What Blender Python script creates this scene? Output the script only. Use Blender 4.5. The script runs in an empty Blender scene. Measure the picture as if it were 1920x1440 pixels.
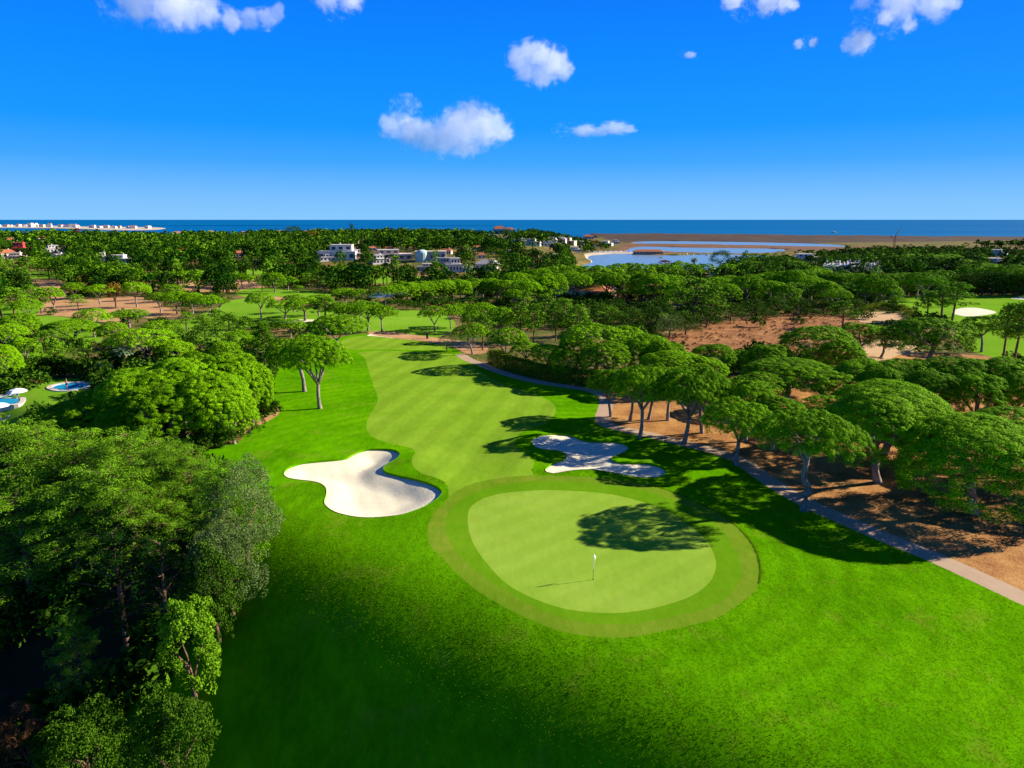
import bpy, math, random
import numpy as np
from mathutils import Vector
from mathutils.geometry import delaunay_2d_cdt

S = bpy.context.scene
COL = S.collection
RAD = math.radians

# ------------------------------------------------------------------ camera, world, sun, exposure
F = 1280.0                                   # focal length in pixels of the 1920 x 1440 photograph
PITCH = math.atan((720 - 411.5) / F)
CZ = 28.0
cam = bpy.data.cameras.new('camera'); cam.sensor_width = 36; cam.lens = F / 1920 * 36
cam.clip_start = 0.5; cam.clip_end = 200000
camo = bpy.data.objects.new('camera', cam); COL.objects.link(camo)
camo.location = (0, 0, CZ); camo.rotation_euler = (math.pi / 2 - PITCH, 0, 0)
S.camera = camo

SUN_EL, SUN_AZ = RAD(25), RAD(76)            # azimuth clockwise from +Y (the way the camera looks)
sun_dir = Vector((math.sin(SUN_AZ) * math.cos(SUN_EL), math.cos(SUN_AZ) * math.cos(SUN_EL), math.sin(SUN_EL)))
sl = bpy.data.lights.new('sun', 'SUN'); sl.energy = 5.25; sl.angle = RAD(0.5); sl.color = (1.0, 0.92, 0.78)
so = bpy.data.objects.new('sun', sl); COL.objects.link(so)
so.rotation_euler = sun_dir.to_track_quat('Z', 'Y').to_euler(); so.location = (300, 100, 300)

world = bpy.data.worlds.new('World'); S.world = world; world.use_nodes = True
wn, wl = world.node_tree.nodes, world.node_tree.links
wn.clear()
sky = wn.new('ShaderNodeTexSky'); sky.sky_type = 'NISHITA'; sky.sun_disc = False
sky.sun_elevation = SUN_EL; sky.sun_rotation = SUN_AZ
sky.altitude = 0; sky.air_density = 1.0; sky.dust_density = 0.3; sky.ozone_density = 3.0
# the deep polarised blue of the photograph: the physical sky is graded by elevation
tcw = wn.new('ShaderNodeTexCoord'); sx = wn.new('ShaderNodeSeparateXYZ'); wl.new(tcw.outputs['Generated'], sx.inputs[0])
gr = wn.new('ShaderNodeValToRGB'); gr.color_ramp.interpolation = 'EASE'
SKY = [(0.0, (.235, .57, 1.0)), (.025, (.19, .52, .99)), (.075, (.045, .375, .97)), (.12, (.003, .305, 1.0)), (.20, (.0, .250, 1.0)), (.28, (.0, .190, .97)), (.50, (.006, .075, .38)), (1.0, (.02, .06, .24))]
while len(gr.color_ramp.elements) < len(SKY): gr.color_ramp.elements.new(.5)
for i_, (p_, c_) in enumerate(SKY): gr.color_ramp.elements[i_].position = p_; gr.color_ramp.elements[i_].color = (*c_, 1)
gr.color_ramp.interpolation = 'LINEAR'
wl.new(sx.outputs['Z'], gr.inputs[0])
SKY_GAIN = 5.3
gain = wn.new('ShaderNodeVectorMath'); gain.operation = 'SCALE'; gain.inputs['Scale'].default_value = SKY_GAIN; wl.new(gr.outputs[0], gain.inputs[0])
mixs = wn.new('ShaderNodeMix'); mixs.data_type = 'RGBA'; mixs.inputs[0].default_value = 0.015
bg = wn.new('ShaderNodeBackground'); bg.inputs['Strength'].default_value = 0.10
wo = wn.new('ShaderNodeOutputWorld')
wl.new(gain.outputs[0], mixs.inputs[6]); wl.new(sky.outputs[0], mixs.inputs[7]); wl.new(mixs.outputs[2], bg.inputs['Color']); wl.new(bg.outputs[0], wo.inputs['Surface'])

S.view_settings.view_transform = 'Standard'; S.view_settings.look = 'None'
S.view_settings.gamma = 1.0; S.view_settings.exposure = 0.95; S.view_settings.use_curve_mapping = False
S.render.engine = 'CYCLES'
cy = S.cycles
cy.max_bounces = 14; cy.diffuse_bounces = 1; cy.glossy_bounces = 2; cy.transmission_bounces = 1; cy.volume_bounces = 12
cy.transparent_max_bounces = 4; cy.caustics_reflective = False; cy.caustics_refractive = False
cy.volume_step_rate = 0.35; cy.volume_max_steps = 256
cy.use_denoising = True

# ------------------------------------------------------------------ terrain
def sst(a, b, v):
    t = np.clip((v - a) / (b - a), 0, 1); return t * t * (3 - 2 * t)

_t = np.linspace(-10, 80, 400)
_slope = 0.62 * sst(-1.5, 8, _t) * (1 - sst(19, 34, _t))
_drop = np.concatenate([[0], np.cumsum(_slope[:-1] * np.diff(_t))])
MOUNDS = []                                   # (x, y, radius, height), filled from pixels below
def T(x, y):
    x = np.asarray(x, float); y = np.asarray(y, float)
    z = np.interp(y, [-60, 140, 180, 220, 270, 320, 500, 700, 1500, 1900, 3000], [0, 0, -.5, -1.5, -2.8, -4, -6, -5, -6, -19, -19.6])
    z = z + 7 * np.exp(-((x + 75) / 140) ** 2 - ((y - 620) / 110) ** 2)
    z = z + 7 * np.exp(-((x + 20) / 260) ** 2 - ((y - 1230) / 260) ** 2)
    m = sst(0.03, 0.11, x / np.maximum(y, 1)) * sst(430, 700, y)
    z = z * (1 - m) - 18.6 * m
    tt = (x + 5.0) * -0.62 + (y - 50.5) * -0.785
    z = z - np.interp(tt, _t, _drop) * (1 - sst(90, 160, y))
    far = sst(110, 200, y)
    z = z + far * (1 - m) * (0.7 * np.sin(x / 31 + y / 57) + 0.5 * np.sin(x / 17 - y / 23 + 1.3))
    z = z + 2.6 * sst(1500, 1800, y) * (1 - sst(2250, 2370, y)) * m * (0.45 + 0.4 * np.sin(x / 60) * np.sin(x / 23 + y / 90) + 0.5 * sst(2000, 2250, y))
    z = z + (1 - far) * 0.12 * (np.sin(x / 7 + 1) * np.sin(y / 9))
    for (mx, my, mr, mh) in MOUNDS:
        z = z + mh * np.exp(-((x - mx) ** 2 + (y - my) ** 2) / (mr * mr))
    return z

CP, SP = math.cos(PITCH), math.sin(PITCH)
def ray(u, v):
    a, b = (u - 960) / F, (720 - v) / F
    d = np.array([a, CP + b * SP, -SP + b * CP]); return d / np.linalg.norm(d)
def at(u, v, zlift=0.0):
    """the point of the terrain that pixel (u, v) of the photograph looks at"""
    d = ray(u, v)
    t = 6 * 1.01 ** np.arange(640)
    h = CZ + t * d[2] - T(t * d[0], t * d[1]) - zlift
    i = int(np.argmax(h < 0)) if (h < 0).any() else len(t) - 1
    lo, hi = t[max(i - 1, 0)], t[i]
    for _ in range(24):
        mid = (lo + hi) / 2
        if CZ + mid * d[2] - float(T(mid * d[0], mid * d[1])) - zlift < 0: hi = mid
        else: lo = mid
    return np.array([hi * d[0], hi * d[1], float(T(hi * d[0], hi * d[1]))])
def atz(u, v, z):
    d = ray(u, v); t = (z - CZ) / d[2]; return np.array([t * d[0], t * d[1], z])
def depth(p): return p[1] * CP + (CZ - p[2]) * SP
def proj(p):
    D = depth(p); return 960 + F * p[0] / D, 720 - F * (p[1] * SP + (p[2] - CZ) * CP) / D

for (u, v, r, h) in [(775, 865, 3.5, .55), (815, 905, 3.2, .45), (985, 850, 3.6, .6), (1000, 815, 3, .5), (1100, 880, 3, .25), (560, 850, 4, .3)]:
    p = at(u, v); MOUNDS.append((p[0], p[1], r, h))

# ------------------------------------------------------------------ helpers
def tag(o, label, cat=None, group=None, kind=None):
    o['label'] = label
    if cat: o['category'] = cat
    if group: o['group'] = group
    if kind: o['kind'] = kind
    return o
def empty(name, loc=(0, 0, 0), rz=0.0):
    o = bpy.data.objects.new(name, None); o.empty_display_size = 0.5; COL.objects.link(o)
    o.location = loc; o.rotation_euler = (0, 0, rz); return o
def link(name, me, parent=None, loc=None):
    o = bpy.data.objects.new(name, me); COL.objects.link(o)
    if parent is not None: o.parent = parent
    if loc is not None: o.location = loc
    return o
def mesh(name, verts, faces, mats, smooth=False, attrs=None, midx=None):
    verts = np.asarray(verts, np.float32)
    me = bpy.data.meshes.new(name)
    if isinstance(faces, np.ndarray):
        nf, k = faces.shape
        me.vertices.add(len(verts)); me.vertices.foreach_set('co', verts.ravel())
        me.loops.add(nf * k); me.loops.foreach_set('vertex_index', faces.astype(np.int32).ravel())
        me.polygons.add(nf); me.polygons.foreach_set('loop_start', np.arange(0, nf * k, k, dtype=np.int32))
        me.update(calc_edges=True)
    else:
        me.from_pydata([tuple(map(float, v)) for v in verts], [], [tuple(map(int, f)) for f in faces]); me.update()
    for m in (mats if isinstance(mats, (list, tuple)) else [mats]): me.materials.append(m)
    if smooth: me.polygons.foreach_set('use_smooth', np.ones(len(me.polygons), bool))
    if midx is not None: me.polygons.foreach_set('material_index', np.asarray(midx, np.int32))
    for k, a in (attrs or {}).items():
        at_ = me.attributes.new(k, 'FLOAT', 'POINT'); at_.data.foreach_set('value', np.asarray(a, np.float32))
    me.update(); return me

class MB:
    """collects boxes, tubes and faces and builds ONE mesh"""
    def __init__(s): s.v = []; s.f = []
    def box(s, x0, x1, y0, y1, z0, z1):
        b = len(s.v)
        s.v += [(x0, y0, z0), (x1, y0, z0), (x1, y1, z0), (x0, y1, z0), (x0, y0, z1), (x1, y0, z1), (x1, y1, z1), (x0, y1, z1)]
        s.f += [tuple(b + i for i in q) for q in ((3, 2, 1, 0), (4, 5, 6, 7), (0, 1, 5, 4), (1, 2, 6, 5), (2, 3, 7, 6), (3, 0, 4, 7))]
        return s
    def poly(s, pts):
        b = len(s.v); s.v += [tuple(p) for p in pts]; s.f.append(tuple(range(b, b + len(pts)))); return s
    def tube(s, pts, rad, seg=7, cap=True):
        pts = [Vector(p) for p in pts]; b = len(s.v); n = len(pts)
        for i, p in enumerate(pts):
            d = (pts[min(i + 1, n - 1)] - pts[max(i - 1, 0)]).normalized()
            a = d.orthogonal().normalized() if abs(d.z) > .98 else d.cross(Vector((0, 0, 1))).normalized()
            c = d.cross(a)
            for k in range(seg):
                w = 2 * math.pi * k / seg; q = p + (a * math.cos(w) + c * math.sin(w)) * rad[i]; s.v.append(tuple(q))
        for i in range(n - 1):
            for k in range(seg):
                k2 = (k + 1) % seg
                s.f.append((b + i * seg + k, b + i * seg + k2, b + (i + 1) * seg + k2, b + (i + 1) * seg + k))
        if cap:
            s.f.append(tuple(b + k for k in reversed(range(seg)))); s.f.append(tuple(b + (n - 1) * seg + k for k in range(seg)))
        return s
    def lathe(s, prof, seg=16, c=(0, 0)):
        b = len(s.v)
        for r, z in prof:
            for k in range(seg):
                w = 2 * math.pi * k / seg; s.v.append((c[0] + r * math.cos(w), c[1] + r * math.sin(w), z))
        for i in range(len(prof) - 1):
            for k in range(seg):
                k2 = (k + 1) % seg; s.f.append((b + i * seg + k, b + i * seg + k2, b + (i + 1) * seg + k2, b + (i + 1) * seg + k))
        return s
    def me(s, name, mat, smooth=False): return mesh(name, s.v, s.f, mat, smooth)
    def build(s, name, mat, parent=None, smooth=False, loc=None): return link(name, s.me(name, mat, smooth), parent, loc)

# ------------------------------------------------------------------ materials
def new_mat(name):
    m = bpy.data.materials.new(name); m.use_nodes = True; n = m.node_tree.nodes; n.clear()
    out = n.new('ShaderNodeOutputMaterial'); b = n.new('ShaderNodeBsdfPrincipled')
    m.node_tree.links.new(b.outputs[0], out.inputs['Surface'])
    b.inputs['Roughness'].default_value = 0.9; b.inputs['Specular IOR Level'].default_value = 0.15
    return m, n, m.node_tree.links, b
def rgba(c): return (c[0], c[1], c[2], 1)
def noise(n, l, vec, scale, detail=4, rough=.6, dist=0):
    t = n.new('ShaderNodeTexNoise'); t.inputs['Scale'].default_value = scale; t.inputs['Detail'].default_value = detail
    t.inputs['Roughness'].default_value = rough; t.inputs['Distortion'].default_value = dist
    if vec is not None: l.new(vec, t.inputs['Vector'])
    return t.outputs['Fac']
def ramp(n, l, fac, stops, interp='LINEAR'):
    r = n.new('ShaderNodeValToRGB'); r.color_ramp.interpolation = interp
    e = r.color_ramp.elements
    while len(e) < len(stops): e.new(0.5)
    for i, (p, c) in enumerate(stops): e[i].position = p; e[i].color = rgba(c)
    l.new(fac, r.inputs[0]); return r.outputs[0]
def mixc(n, l, fac, a, b, blend='MIX'):
    m = n.new('ShaderNodeMix'); m.data_type = 'RGBA'; m.blend_type = blend
    for s, v in ((0, fac), (6, a), (7, b)):
        if isinstance(v, (int, float)): m.inputs[s].default_value = v
        elif isinstance(v, tuple): m.inputs[s].default_value = rgba(v)
        else: l.new(v, m.inputs[s])
    return m.outputs[2]
def bump(n, l, b, h, strength, dist):
    bp = n.new('ShaderNodeBump'); bp.inputs['Strength'].default_value = strength; bp.inputs['Distance'].default_value = dist
    l.new(h, bp.inputs['Height']); l.new(bp.outputs[0], b.inputs['Normal']); return bp
def mapping(n, l, vec, scale=(1, 1, 1), rot=(0, 0, 0)):
    m = n.new('ShaderNodeMapping'); m.inputs['Scale'].default_value = scale; m.inputs['Rotation'].default_value = rot
    l.new(vec, m.inputs['Vector']); return m.outputs[0]
def math_(n, l, op, a, b=None):
    m = n.new('ShaderNodeMath'); m.operation = op
    for i, v in ((0, a), (1, b)):
        if v is None: continue
        if isinstance(v, (int, float)): m.inputs[i].default_value = v
        else: l.new(v, m.inputs[i])
    return m.outputs[0]

def plain(name, c, rough=.8, spec=.2, var=.12, scale=3.0, metal=0):
    m, n, l, b = new_mat(name)
    tc = n.new('ShaderNodeTexCoord')
    f = noise(n, l, tc.outputs['Object'], scale)
    col = ramp(n, l, f, [(.3, tuple(x * (1 - var) for x in c)), (.7, tuple(min(x * (1 + var), 1) for x in c))])
    l.new(col, b.inputs['Base Color']); b.inputs['Roughness'].default_value = rough
    b.inputs['Specular IOR Level'].default_value = spec; b.inputs['Metallic'].default_value = metal
    return m

def grass(name, dark, mid, light, yellow=None, ys=.0, stripes=None, rings=None, bscale=6, bstr=.5, bdist=.06, large=.12):
    """mown or rough grass: broad tone drift, fine grain, optional dry patches and mowing stripes"""
    m, n, l, b = new_mat(name)
    tc = n.new('ShaderNodeTexCoord'); P = tc.outputs['Object']
    f1 = noise(n, l, P, large, 5, .62)
    f2 = noise(n, l, mapping(n, l, P, (1.0, .35, 1), (0, 0, .5)), 1.6, 4, .7)
    f3 = noise(n, l, P, bscale * 1.7, 3, .7)
    f = math_(n, l, 'ADD', math_(n, l, 'MULTIPLY', f1, .45), math_(n, l, 'ADD', math_(n, l, 'MULTIPLY', f2, .33), math_(n, l, 'MULTIPLY', f3, .22)))
    col = ramp(n, l, f, [(.36, dark), (.5, mid), (.64, light)])
    if stripes:
        for (rot, sc, amt) in stripes:
            w = n.new('ShaderNodeTexWave'); w.wave_profile = 'SIN'; w.inputs['Scale'].default_value = sc
            w.inputs['Distortion'].default_value = 1.2; w.inputs['Detail'].default_value = 1; w.inputs['Detail Scale'].default_value = .3
            l.new(mapping(n, l, P, (1, 1, 1), (0, 0, rot)), w.inputs['Vector'])
            k = ramp(n, l, w.outputs['Fac'], [(.25, (1 - amt,) * 3), (.75, (1 + amt,) * 3)])
            col = mixc(n, l, 1.0, col, k, 'MULTIPLY')
    if rings:
        (cx_, cy_, sc, amt) = rings
        mp = n.new('ShaderNodeMapping'); mp.inputs['Location'].default_value = (-cx_, -cy_, 0); l.new(P, mp.inputs['Vector'])
        w = n.new('ShaderNodeTexWave'); w.wave_type = 'RINGS'; w.rings_direction = 'Z'; w.inputs['Scale'].default_value = sc; w.inputs['Distortion'].default_value = 3.5; w.inputs['Detail'].default_value = 3; w.inputs['Detail Scale'].default_value = .12; w.inputs['Detail Roughness'].default_value = .6
        l.new(mp.outputs[0], w.inputs['Vector'])
        col = mixc(n, l, ramp(n, l, noise(n, l, P, .06, 3), [(.4, (.15,) * 3), (.6, (1,) * 3)]), col, mixc(n, l, 1.0, col, ramp(n, l, w.outputs['Fac'], [(.2, (1 - amt,) * 3), (.8, (1 + amt * .8,) * 3)]), 'MULTIPLY'))
    if yellow:
        fy = ramp(n, l, noise(n, l, P, .22, 5, .7), [(.55, (0, 0, 0)), (.75, (ys,) * 3)])
        col = mixc(n, l, fy, col, yellow)
    l.new(col, b.inputs['Base Color'])
    hb = math_(n, l, 'ADD', noise(n, l, P, bscale, 4, .7), math_(n, l, 'MULTIPLY', f2, .8))
    bump(n, l, b, hb, bstr, bdist)
    b.inputs['Roughness'].default_value = 1; b.inputs['Specular IOR Level'].default_value = 0
    return m

def soil(name, stops, scale=.5, fine=5, bstr=.6, bdist=.1):
    m, n, l, b = new_mat(name)
    tc = n.new('ShaderNodeTexCoord'); P = tc.outputs['Object']
    f = math_(n, l, 'ADD', math_(n, l, 'MULTIPLY', noise(n, l, P, scale, 6, .65), .6), math_(n, l, 'MULTIPLY', noise(n, l, P, fine, 4, .75), .4))
    l.new(ramp(n, l, f, stops), b.inputs['Base Color'])
    bump(n, l, b, noise(n, l, P, fine * 1.3, 4, .75), bstr, bdist)
    b.inputs['Specular IOR Level'].default_value = .05
    return m

def foliage(name, dark, light, trans=.25, rnd=.25):
    """leaves: tone attribute (leaf to leaf and spray to spray) and a per-tree random shift, with some light through the leaf"""
    m, n, l, b = new_mat(name)
    a = n.new('ShaderNodeAttribute'); a.attribute_name = 'tone'
    oi = n.new('ShaderNodeObjectInfo')
    f = math_(n, l, 'ADD', a.outputs['Fac'], math_(n, l, 'MULTIPLY', math_(n, l, 'SUBTRACT', oi.outputs['Random'], .5), rnd))
    mid = tuple((x + y) / 2 for x, y in zip(dark, light))
    col = ramp(n, l, f, [(.05, dark), (.5, mid), (.95, light)])
    l.new(col, b.inputs['Base Color']); b.inputs['Roughness'].default_value = .8; b.inputs['Specular IOR Level'].default_value = .04
    t = n.new('ShaderNodeBsdfTranslucent'); l.new(col, t.inputs['Color'])
    mx = n.new('ShaderNodeMixShader'); mx.inputs[0].default_value = trans
    out = [x for x in n if x.type == 'OUTPUT_MATERIAL'][0]
    l.new(b.outputs[0], mx.inputs[1]); l.new(t.outputs[0], mx.inputs[2]); l.new(mx.outputs[0], out.inputs['Surface'])
    return m

def bark(name, c1, c2):
    m, n, l, b = new_mat(name)
    tc = n.new('ShaderNodeTexCoord'); P = tc.outputs['Object']
    f = noise(n, l, mapping(n, l, P, (1, 1, .25)), 5, 5, .7)
    l.new(ramp(n, l, f, [(.32, c1), (.68, c2)]), b.inputs['Base Color']); bump(n, l, b, f, .8, .06)
    return m

def water(name, c, rough=.12, spec=.5, bscale=.6, bstr=.15, bdist=.1, c2=None, cscale=.002):
    m, n, l, b = new_mat(name)
    tc = n.new('ShaderNodeTexCoord'); P = tc.outputs['Object']
    if c2:
        f = noise(n, l, mapping(n, l, P, (.15, 1, 1)), cscale, 5, .6)
        l.new(ramp(n, l, f, [(.35, c), (.65, c2)]), b.inputs['Base Color'])
    else: b.inputs['Base Color'].default_value = rgba(c)
    b.inputs['Roughness'].default_value = rough; b.inputs['Specular IOR Level'].default_value = spec
    bump(n, l, b, noise(n, l, P, bscale, 3, .6), bstr, bdist)
    return m

M = {}
M['rough'] = grass('rough_grass_blades', (.050, .185, .001), (.095, .300, .001), (.150, .395, .002), (.24, .27, .02), .6, rings=(6.5, 56.0, .13, .09), bscale=4.5, bstr=.4, bdist=.05)
M['fairway'] = grass('fairway_turf', (.150, .285, .012), (.195, .345, .018), (.250, .395, .028), (.28, .34, .04), .35, stripes=[(.22, .075, .065)], bscale=9, bstr=.25, bdist=.03)
M['green'] = grass('green_turf', (.205, .350, .026), (.245, .392, .034), (.300, .428, .052), (.32, .40, .04), .4, stripes=[(.9, .12, .03)], bscale=12, bstr=.12, bdist=.02)
M['fringe'] = grass('fringe_turf', (.095, .235, .004), (.120, .275, .006), (.155, .315, .010), (.18, .26, .01), .3, bscale=9, bstr=.3, bdist=.03)
M['collar'] = grass('collar_turf', (.115, .220, .008), (.150, .255, .012), (.200, .290, .022), (.28, .30, .03), .6, bscale=7, bstr=.45, bdist=.05)
M['far_grass'] = grass('far_fairway_turf', (.12, .27, .012), (.165, .34, .018), (.22, .385, .03), (.28, .32, .04), .5, bscale=3, bstr=.3, bdist=.05, large=.05)
M['sand'] = soil('bunker_sand', [(.25, (.70, .61, .41)), (.5, (.79, .70, .48)), (.75, (.86, .78, .56))], .35, 3.2, .5, .07)
M['beach'] = soil('beach_sand', [(.3, (.50, .40, .28)), (.7, (.62, .52, .38))], .05, .8, .2, .1)
M['straw'] = soil('pine_straw', [(.25, (.15, .055, .02)), (.45, (.37, .165, .052)), (.6, (.58, .30, .095)), (.8, (.70, .46, .19))], .28, 4.5, .8, .12)
M['dirt'] = soil('dry_dirt', [(.28, (.26, .12, .05)), (.5, (.52, .28, .12)), (.75, (.62, .40, .20))], .12, 1.5, .6, .15)
M['tan'] = soil('tan_sandy_ground', [(.3, (.50, .30, .13)), (.7, (.68, .46, .24))], .2, 1.5, .5, .1)
M['heath'] = soil('brown_heath', [(.3, (.08, .04, .016)), (.45, (.27, .12, .045)), (.58, (.44, .20, .075)), (.75, (.56, .33, .14))], .22, 1.1, 1.0, .5)
M['scrub'] = soil('scrub_ground', [(.3, (.035, .060, .010)), (.45, (.09, .12, .018)), (.55, (.24, .15, .05)), (.75, (.46, .27, .11))], .07, .9, .8, .3)
M['litter'] = soil('shade_toned_litter', [(.3, (.008, .010, .005)), (.55, (.018, .022, .008)), (.8, (.05, .032, .014))], .4, 3, .8, .15)  # litter made near-black: the hollow's shade is put into its colour
M['dune'] = soil('dune_heath', [(.3, (.045, .030, .021)), (.5, (.09, .060, .042)), (.75, (.16, .115, .08))], .02, .12, .6, 1.0)
M['marsh'] = soil('marsh_ground', [(.3, (.12, .06, .03)), (.7, (.27, .15, .08))], .02, .15, .5, .5)
M['path'] = soil('concrete_path', [(.25, (.39, .265, .165)), (.5, (.47, .325, .205)), (.8, (.55, .39, .26))], .25, 5, .25, .02)
M['sea'] = water('sea_water', (.0, .10, .31), .8, .02, .02, .5, 2.0, (.0, .145, .33), .0025)
M['lagoon'] = water('lagoon_water', (.20, .29, .34), .25, .5, .15, .2, .3)
M['pool'] = water('pool_water', (.02, .36, .62), .1, .4, 2, .15, .05)
M['pine'] = foliage('stone_pine_needles', (.006, .045, .001), (.300, .640, .004), .06)
M['maritime'] = foliage('maritime_pine_needles', (.012, .055, .002), (.270, .560, .016), .08)
M['broad'] = foliage('broad_leaves', (.008, .032, .002), (.085, .195, .007), .08)
M['olive'] = foliage('grey_olive_leaves', (.040, .075, .016), (.240, .340, .085), .15)
M['lime'] = foliage('lime_leaves', (.040, .14, .004), (.22, .43, .012), .2)
M['shadepine'] = foliage('shade_toned_needles', (.004, .026, .003), (.024, .092, .009), .12)  # the hollow's shade is put into these needles; cypress and hedge share them
M['rust'] = foliage('rust_leaves', (.09, .022, .006), (.34, .11, .03), .2)
M['gold'] = foliage('golden_leaves', (.14, .08, .008), (.42, .27, .03), .2)
M['dry'] = foliage('dry_brown_twigs', (.06, .028, .012), (.22, .10, .045), .1)
M['hedge'] = foliage('hedge_leaves', (.014, .060, .004), (.26, .32, .012), .2)
M['palmleaf'] = foliage('palm_fronds', (.05, .10, .03), (.22, .30, .14), .2)
M['skirt'] = foliage('dry_palm_fronds', (.25, .16, .03), (.55, .42, .12), .2)
M['bark'] = bark('pine_bark', (.10, .072, .055), (.40, .32, .26))
M['redbark'] = bark('brown_bark', (.065, .035, .02), (.25, .15, .09))
M['twig'] = bark('pale_twig', (.20, .13, .06), (.52, .38, .20))
M['white'] = plain('white_render', (.70, .64, .56), .8, .2, .05, .4)
M['cream'] = plain('cream_render', (.66, .54, .40), .8, .2, .08, .4)
M['pinkish'] = plain('pink_render', (.62, .42, .34), .8, .2, .08, .4)
M['redwall'] = plain('red_render', (.50, .05, .045), .8, .2, .1, .4)
M['turq'] = plain('pale_green_render', (.50, .64, .56), .8, .2, .08, .4)
M['tile'] = plain('terracotta_tiles', (.46, .155, .07), .85, .1, .25, 1.2)
M['roofgrey'] = plain('grey_roof', (.42, .38, .35), .85, .1, .12, .6)
M['glass'] = plain('dark_window_glass', (.03, .05, .08), .15, .5, .2, .5)
M['wood'] = plain('weathered_wood', (.22, .13, .075), .9, .1, .25, 4)
M['post'] = plain('dark_post_paint', (.02, .018, .016), .7, .2, .2, 6)
M['flagwhite'] = plain('flag_cloth', (.88, .88, .86), .7, .2, .04, 4)
M['stick'] = plain('flagstick_paint', (.85, .84, .80), .45, .4, .04, 4)
M['stickdark'] = plain('flagstick_lower_paint', (.03, .03, .03), .5, .3, .1, 4)
M['crane'] = plain('crane_paint', (.36, .10, .03), .6, .3, .2, 1)
M['grass_green_cloth'] = plain('green_cloth', (.03, .28, .12), .8, .1, .1, 4)
M['fence'] = plain('grey_fence', (.18, .18, .17), .9, .1, .2, 2)
M['skin'] = plain('skin', (.52, .27, .17), .6, .3, .05, 5)
M['trunks'] = plain('dark_swim_shorts', (.02, .02, .035), .8, .1, .1, 5)
M['hair'] = plain('brown_hair', (.10, .055, .03), .7, .2, .2, 20)
M['deck'] = plain('pale_paving', (.62, .53, .45), .85, .2, .1, 1)
M['canvas'] = plain('sun_canvas', (.74, .74, .76), .85, .1, .05, 3)
M['blue'] = plain('blue_cloth', (.05, .12, .42), .85, .1, .1, 3)

# ------------------------------------------------------------------ ground regions (outlines digitised, dropped on the terrain)
def smooth_closed(pts, step):
    pts = np.asarray(pts, float); n = len(pts); out = []
    for i in range(n):
        p0, p1, p2, p3 = pts[i - 1], pts[i], pts[(i + 1) % n], pts[(i + 2) % n]
        k = max(1, int(np.linalg.norm(p2 - p1) / step))
        for j in range(k):
            t = j / k
            out.append(.5 * ((2 * p1) + (-p0 + p2) * t + (2 * p0 - 5 * p1 + 4 * p2 - p3) * t * t + (-p0 + 3 * p1 - 3 * p2 + p3) * t ** 3))
    return np.array(out)
def region(px, step=None, smooth=True, z=None):
    w = np.array([(at(u, v) if z is None else atz(u, v, z))[:2] for u, v in px])
    if step is None: step = max(.8, np.median(np.hypot(w[:, 0], w[:, 1])) * .012)
    if smooth: return smooth_closed(w, step)
    out = []
    for i in range(len(w)):
        a, b = w[i], w[(i + 1) % len(w)]; k = max(1, int(np.linalg.norm(b - a) / (step * 2)))
        out += [a + (b - a) * j / k for j in range(k)]
    return np.array(out)
def inside(poly, P):
    x, y = P[:, 0], P[:, 1]; c = np.zeros(len(P), bool)
    bb = (x >= poly[:, 0].min()) & (x <= poly[:, 0].max()) & (y >= poly[:, 1].min()) & (y <= poly[:, 1].max())
    if not bb.any(): return c
    xs, ys = x[bb], y[bb]; r = np.zeros(len(xs), bool)
    for i in range(len(poly)):
        (x1, y1), (x2, y2) = poly[i - 1], poly[i]
        if y1 == y2: continue
        r ^= ((y1 > ys) != (y2 > ys)) & (xs < (x2 - x1) * (ys - y1) / (y2 - y1) + x1)
    c[bb] = r; return c
def edge_dist(poly, P):
    d = np.full(len(P), 1e9)
    for i in range(len(poly)):
        a, b = poly[i - 1], poly[i]; ab = b - a; L = max(float(ab @ ab), 1e-9)
        t = np.clip(((P - a) @ ab) / L, 0, 1)
        d = np.minimum(d, np.hypot(*(P - (a + t[:, None] * ab)).T))
    return d

C2 = lambda pts: [(500 + x / 2.4, 800 + y / 2.4) for x, y in pts]
BUNKER_A = C2([(77, 205), (95, 185), (150, 165), (230, 155), (310, 148), (360, 140), (400, 118), (450, 103), (520, 100), (575, 105), (598, 120), (590, 140), (550, 165), (525, 185), (530, 200), (560, 212), (640, 230), (710, 248), (760, 268), (788, 290), (780, 312), (745, 340), (690, 368), (610, 395), (530, 406), (450, 410), (380, 403), (310, 385), (270, 360), (258, 335), (268, 300), (265, 275), (240, 255), (200, 245), (150, 240), (100, 232), (80, 220)])
BUNKER_B = C2([(1192, 70), (1200, 50), (1240, 35), (1310, 32), (1370, 38), (1410, 55), (1460, 65), (1520, 65), (1580, 68), (1620, 82), (1628, 100), (1600, 118), (1560, 135), (1550, 148), (1575, 158), (1640, 162), (1720, 165), (1770, 178), (1795, 195), (1790, 215), (1760, 227), (1700, 230), (1630, 222), (1560, 208), (1480, 195), (1400, 195), (1340, 203), (1290, 211), (1260, 205), (1252, 190), (1275, 170), (1310, 155), (1345, 140), (1345, 122), (1310, 108), (1250, 103), (1210, 92)])
GREEN = [(877, 967), (887, 946), (917, 931), (958, 923), (1021, 919), (1083, 921), (1146, 927), (1208, 942), (1250, 958), (1278, 975), (1317, 1004), (1340, 1043), (1340, 1074), (1320, 1102), (1278, 1125), (1200, 1145), (1125, 1149), (1042, 1137), (958, 1100), (908, 1050), (883, 1008)]
FRINGE = [(835, 987), (840, 962), (858, 942), (887, 925), (945, 908), (1021, 902), (1104, 905), (1187, 915), (1250, 933), (1317, 965), (1355, 995), (1383, 1040), (1390, 1074), (1379, 1102), (1348, 1129), (1297, 1148), (1200, 1168), (1167, 1171), (1083, 1165), (1000, 1137), (917, 1087), (862, 1042), (840, 1008)]
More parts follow.
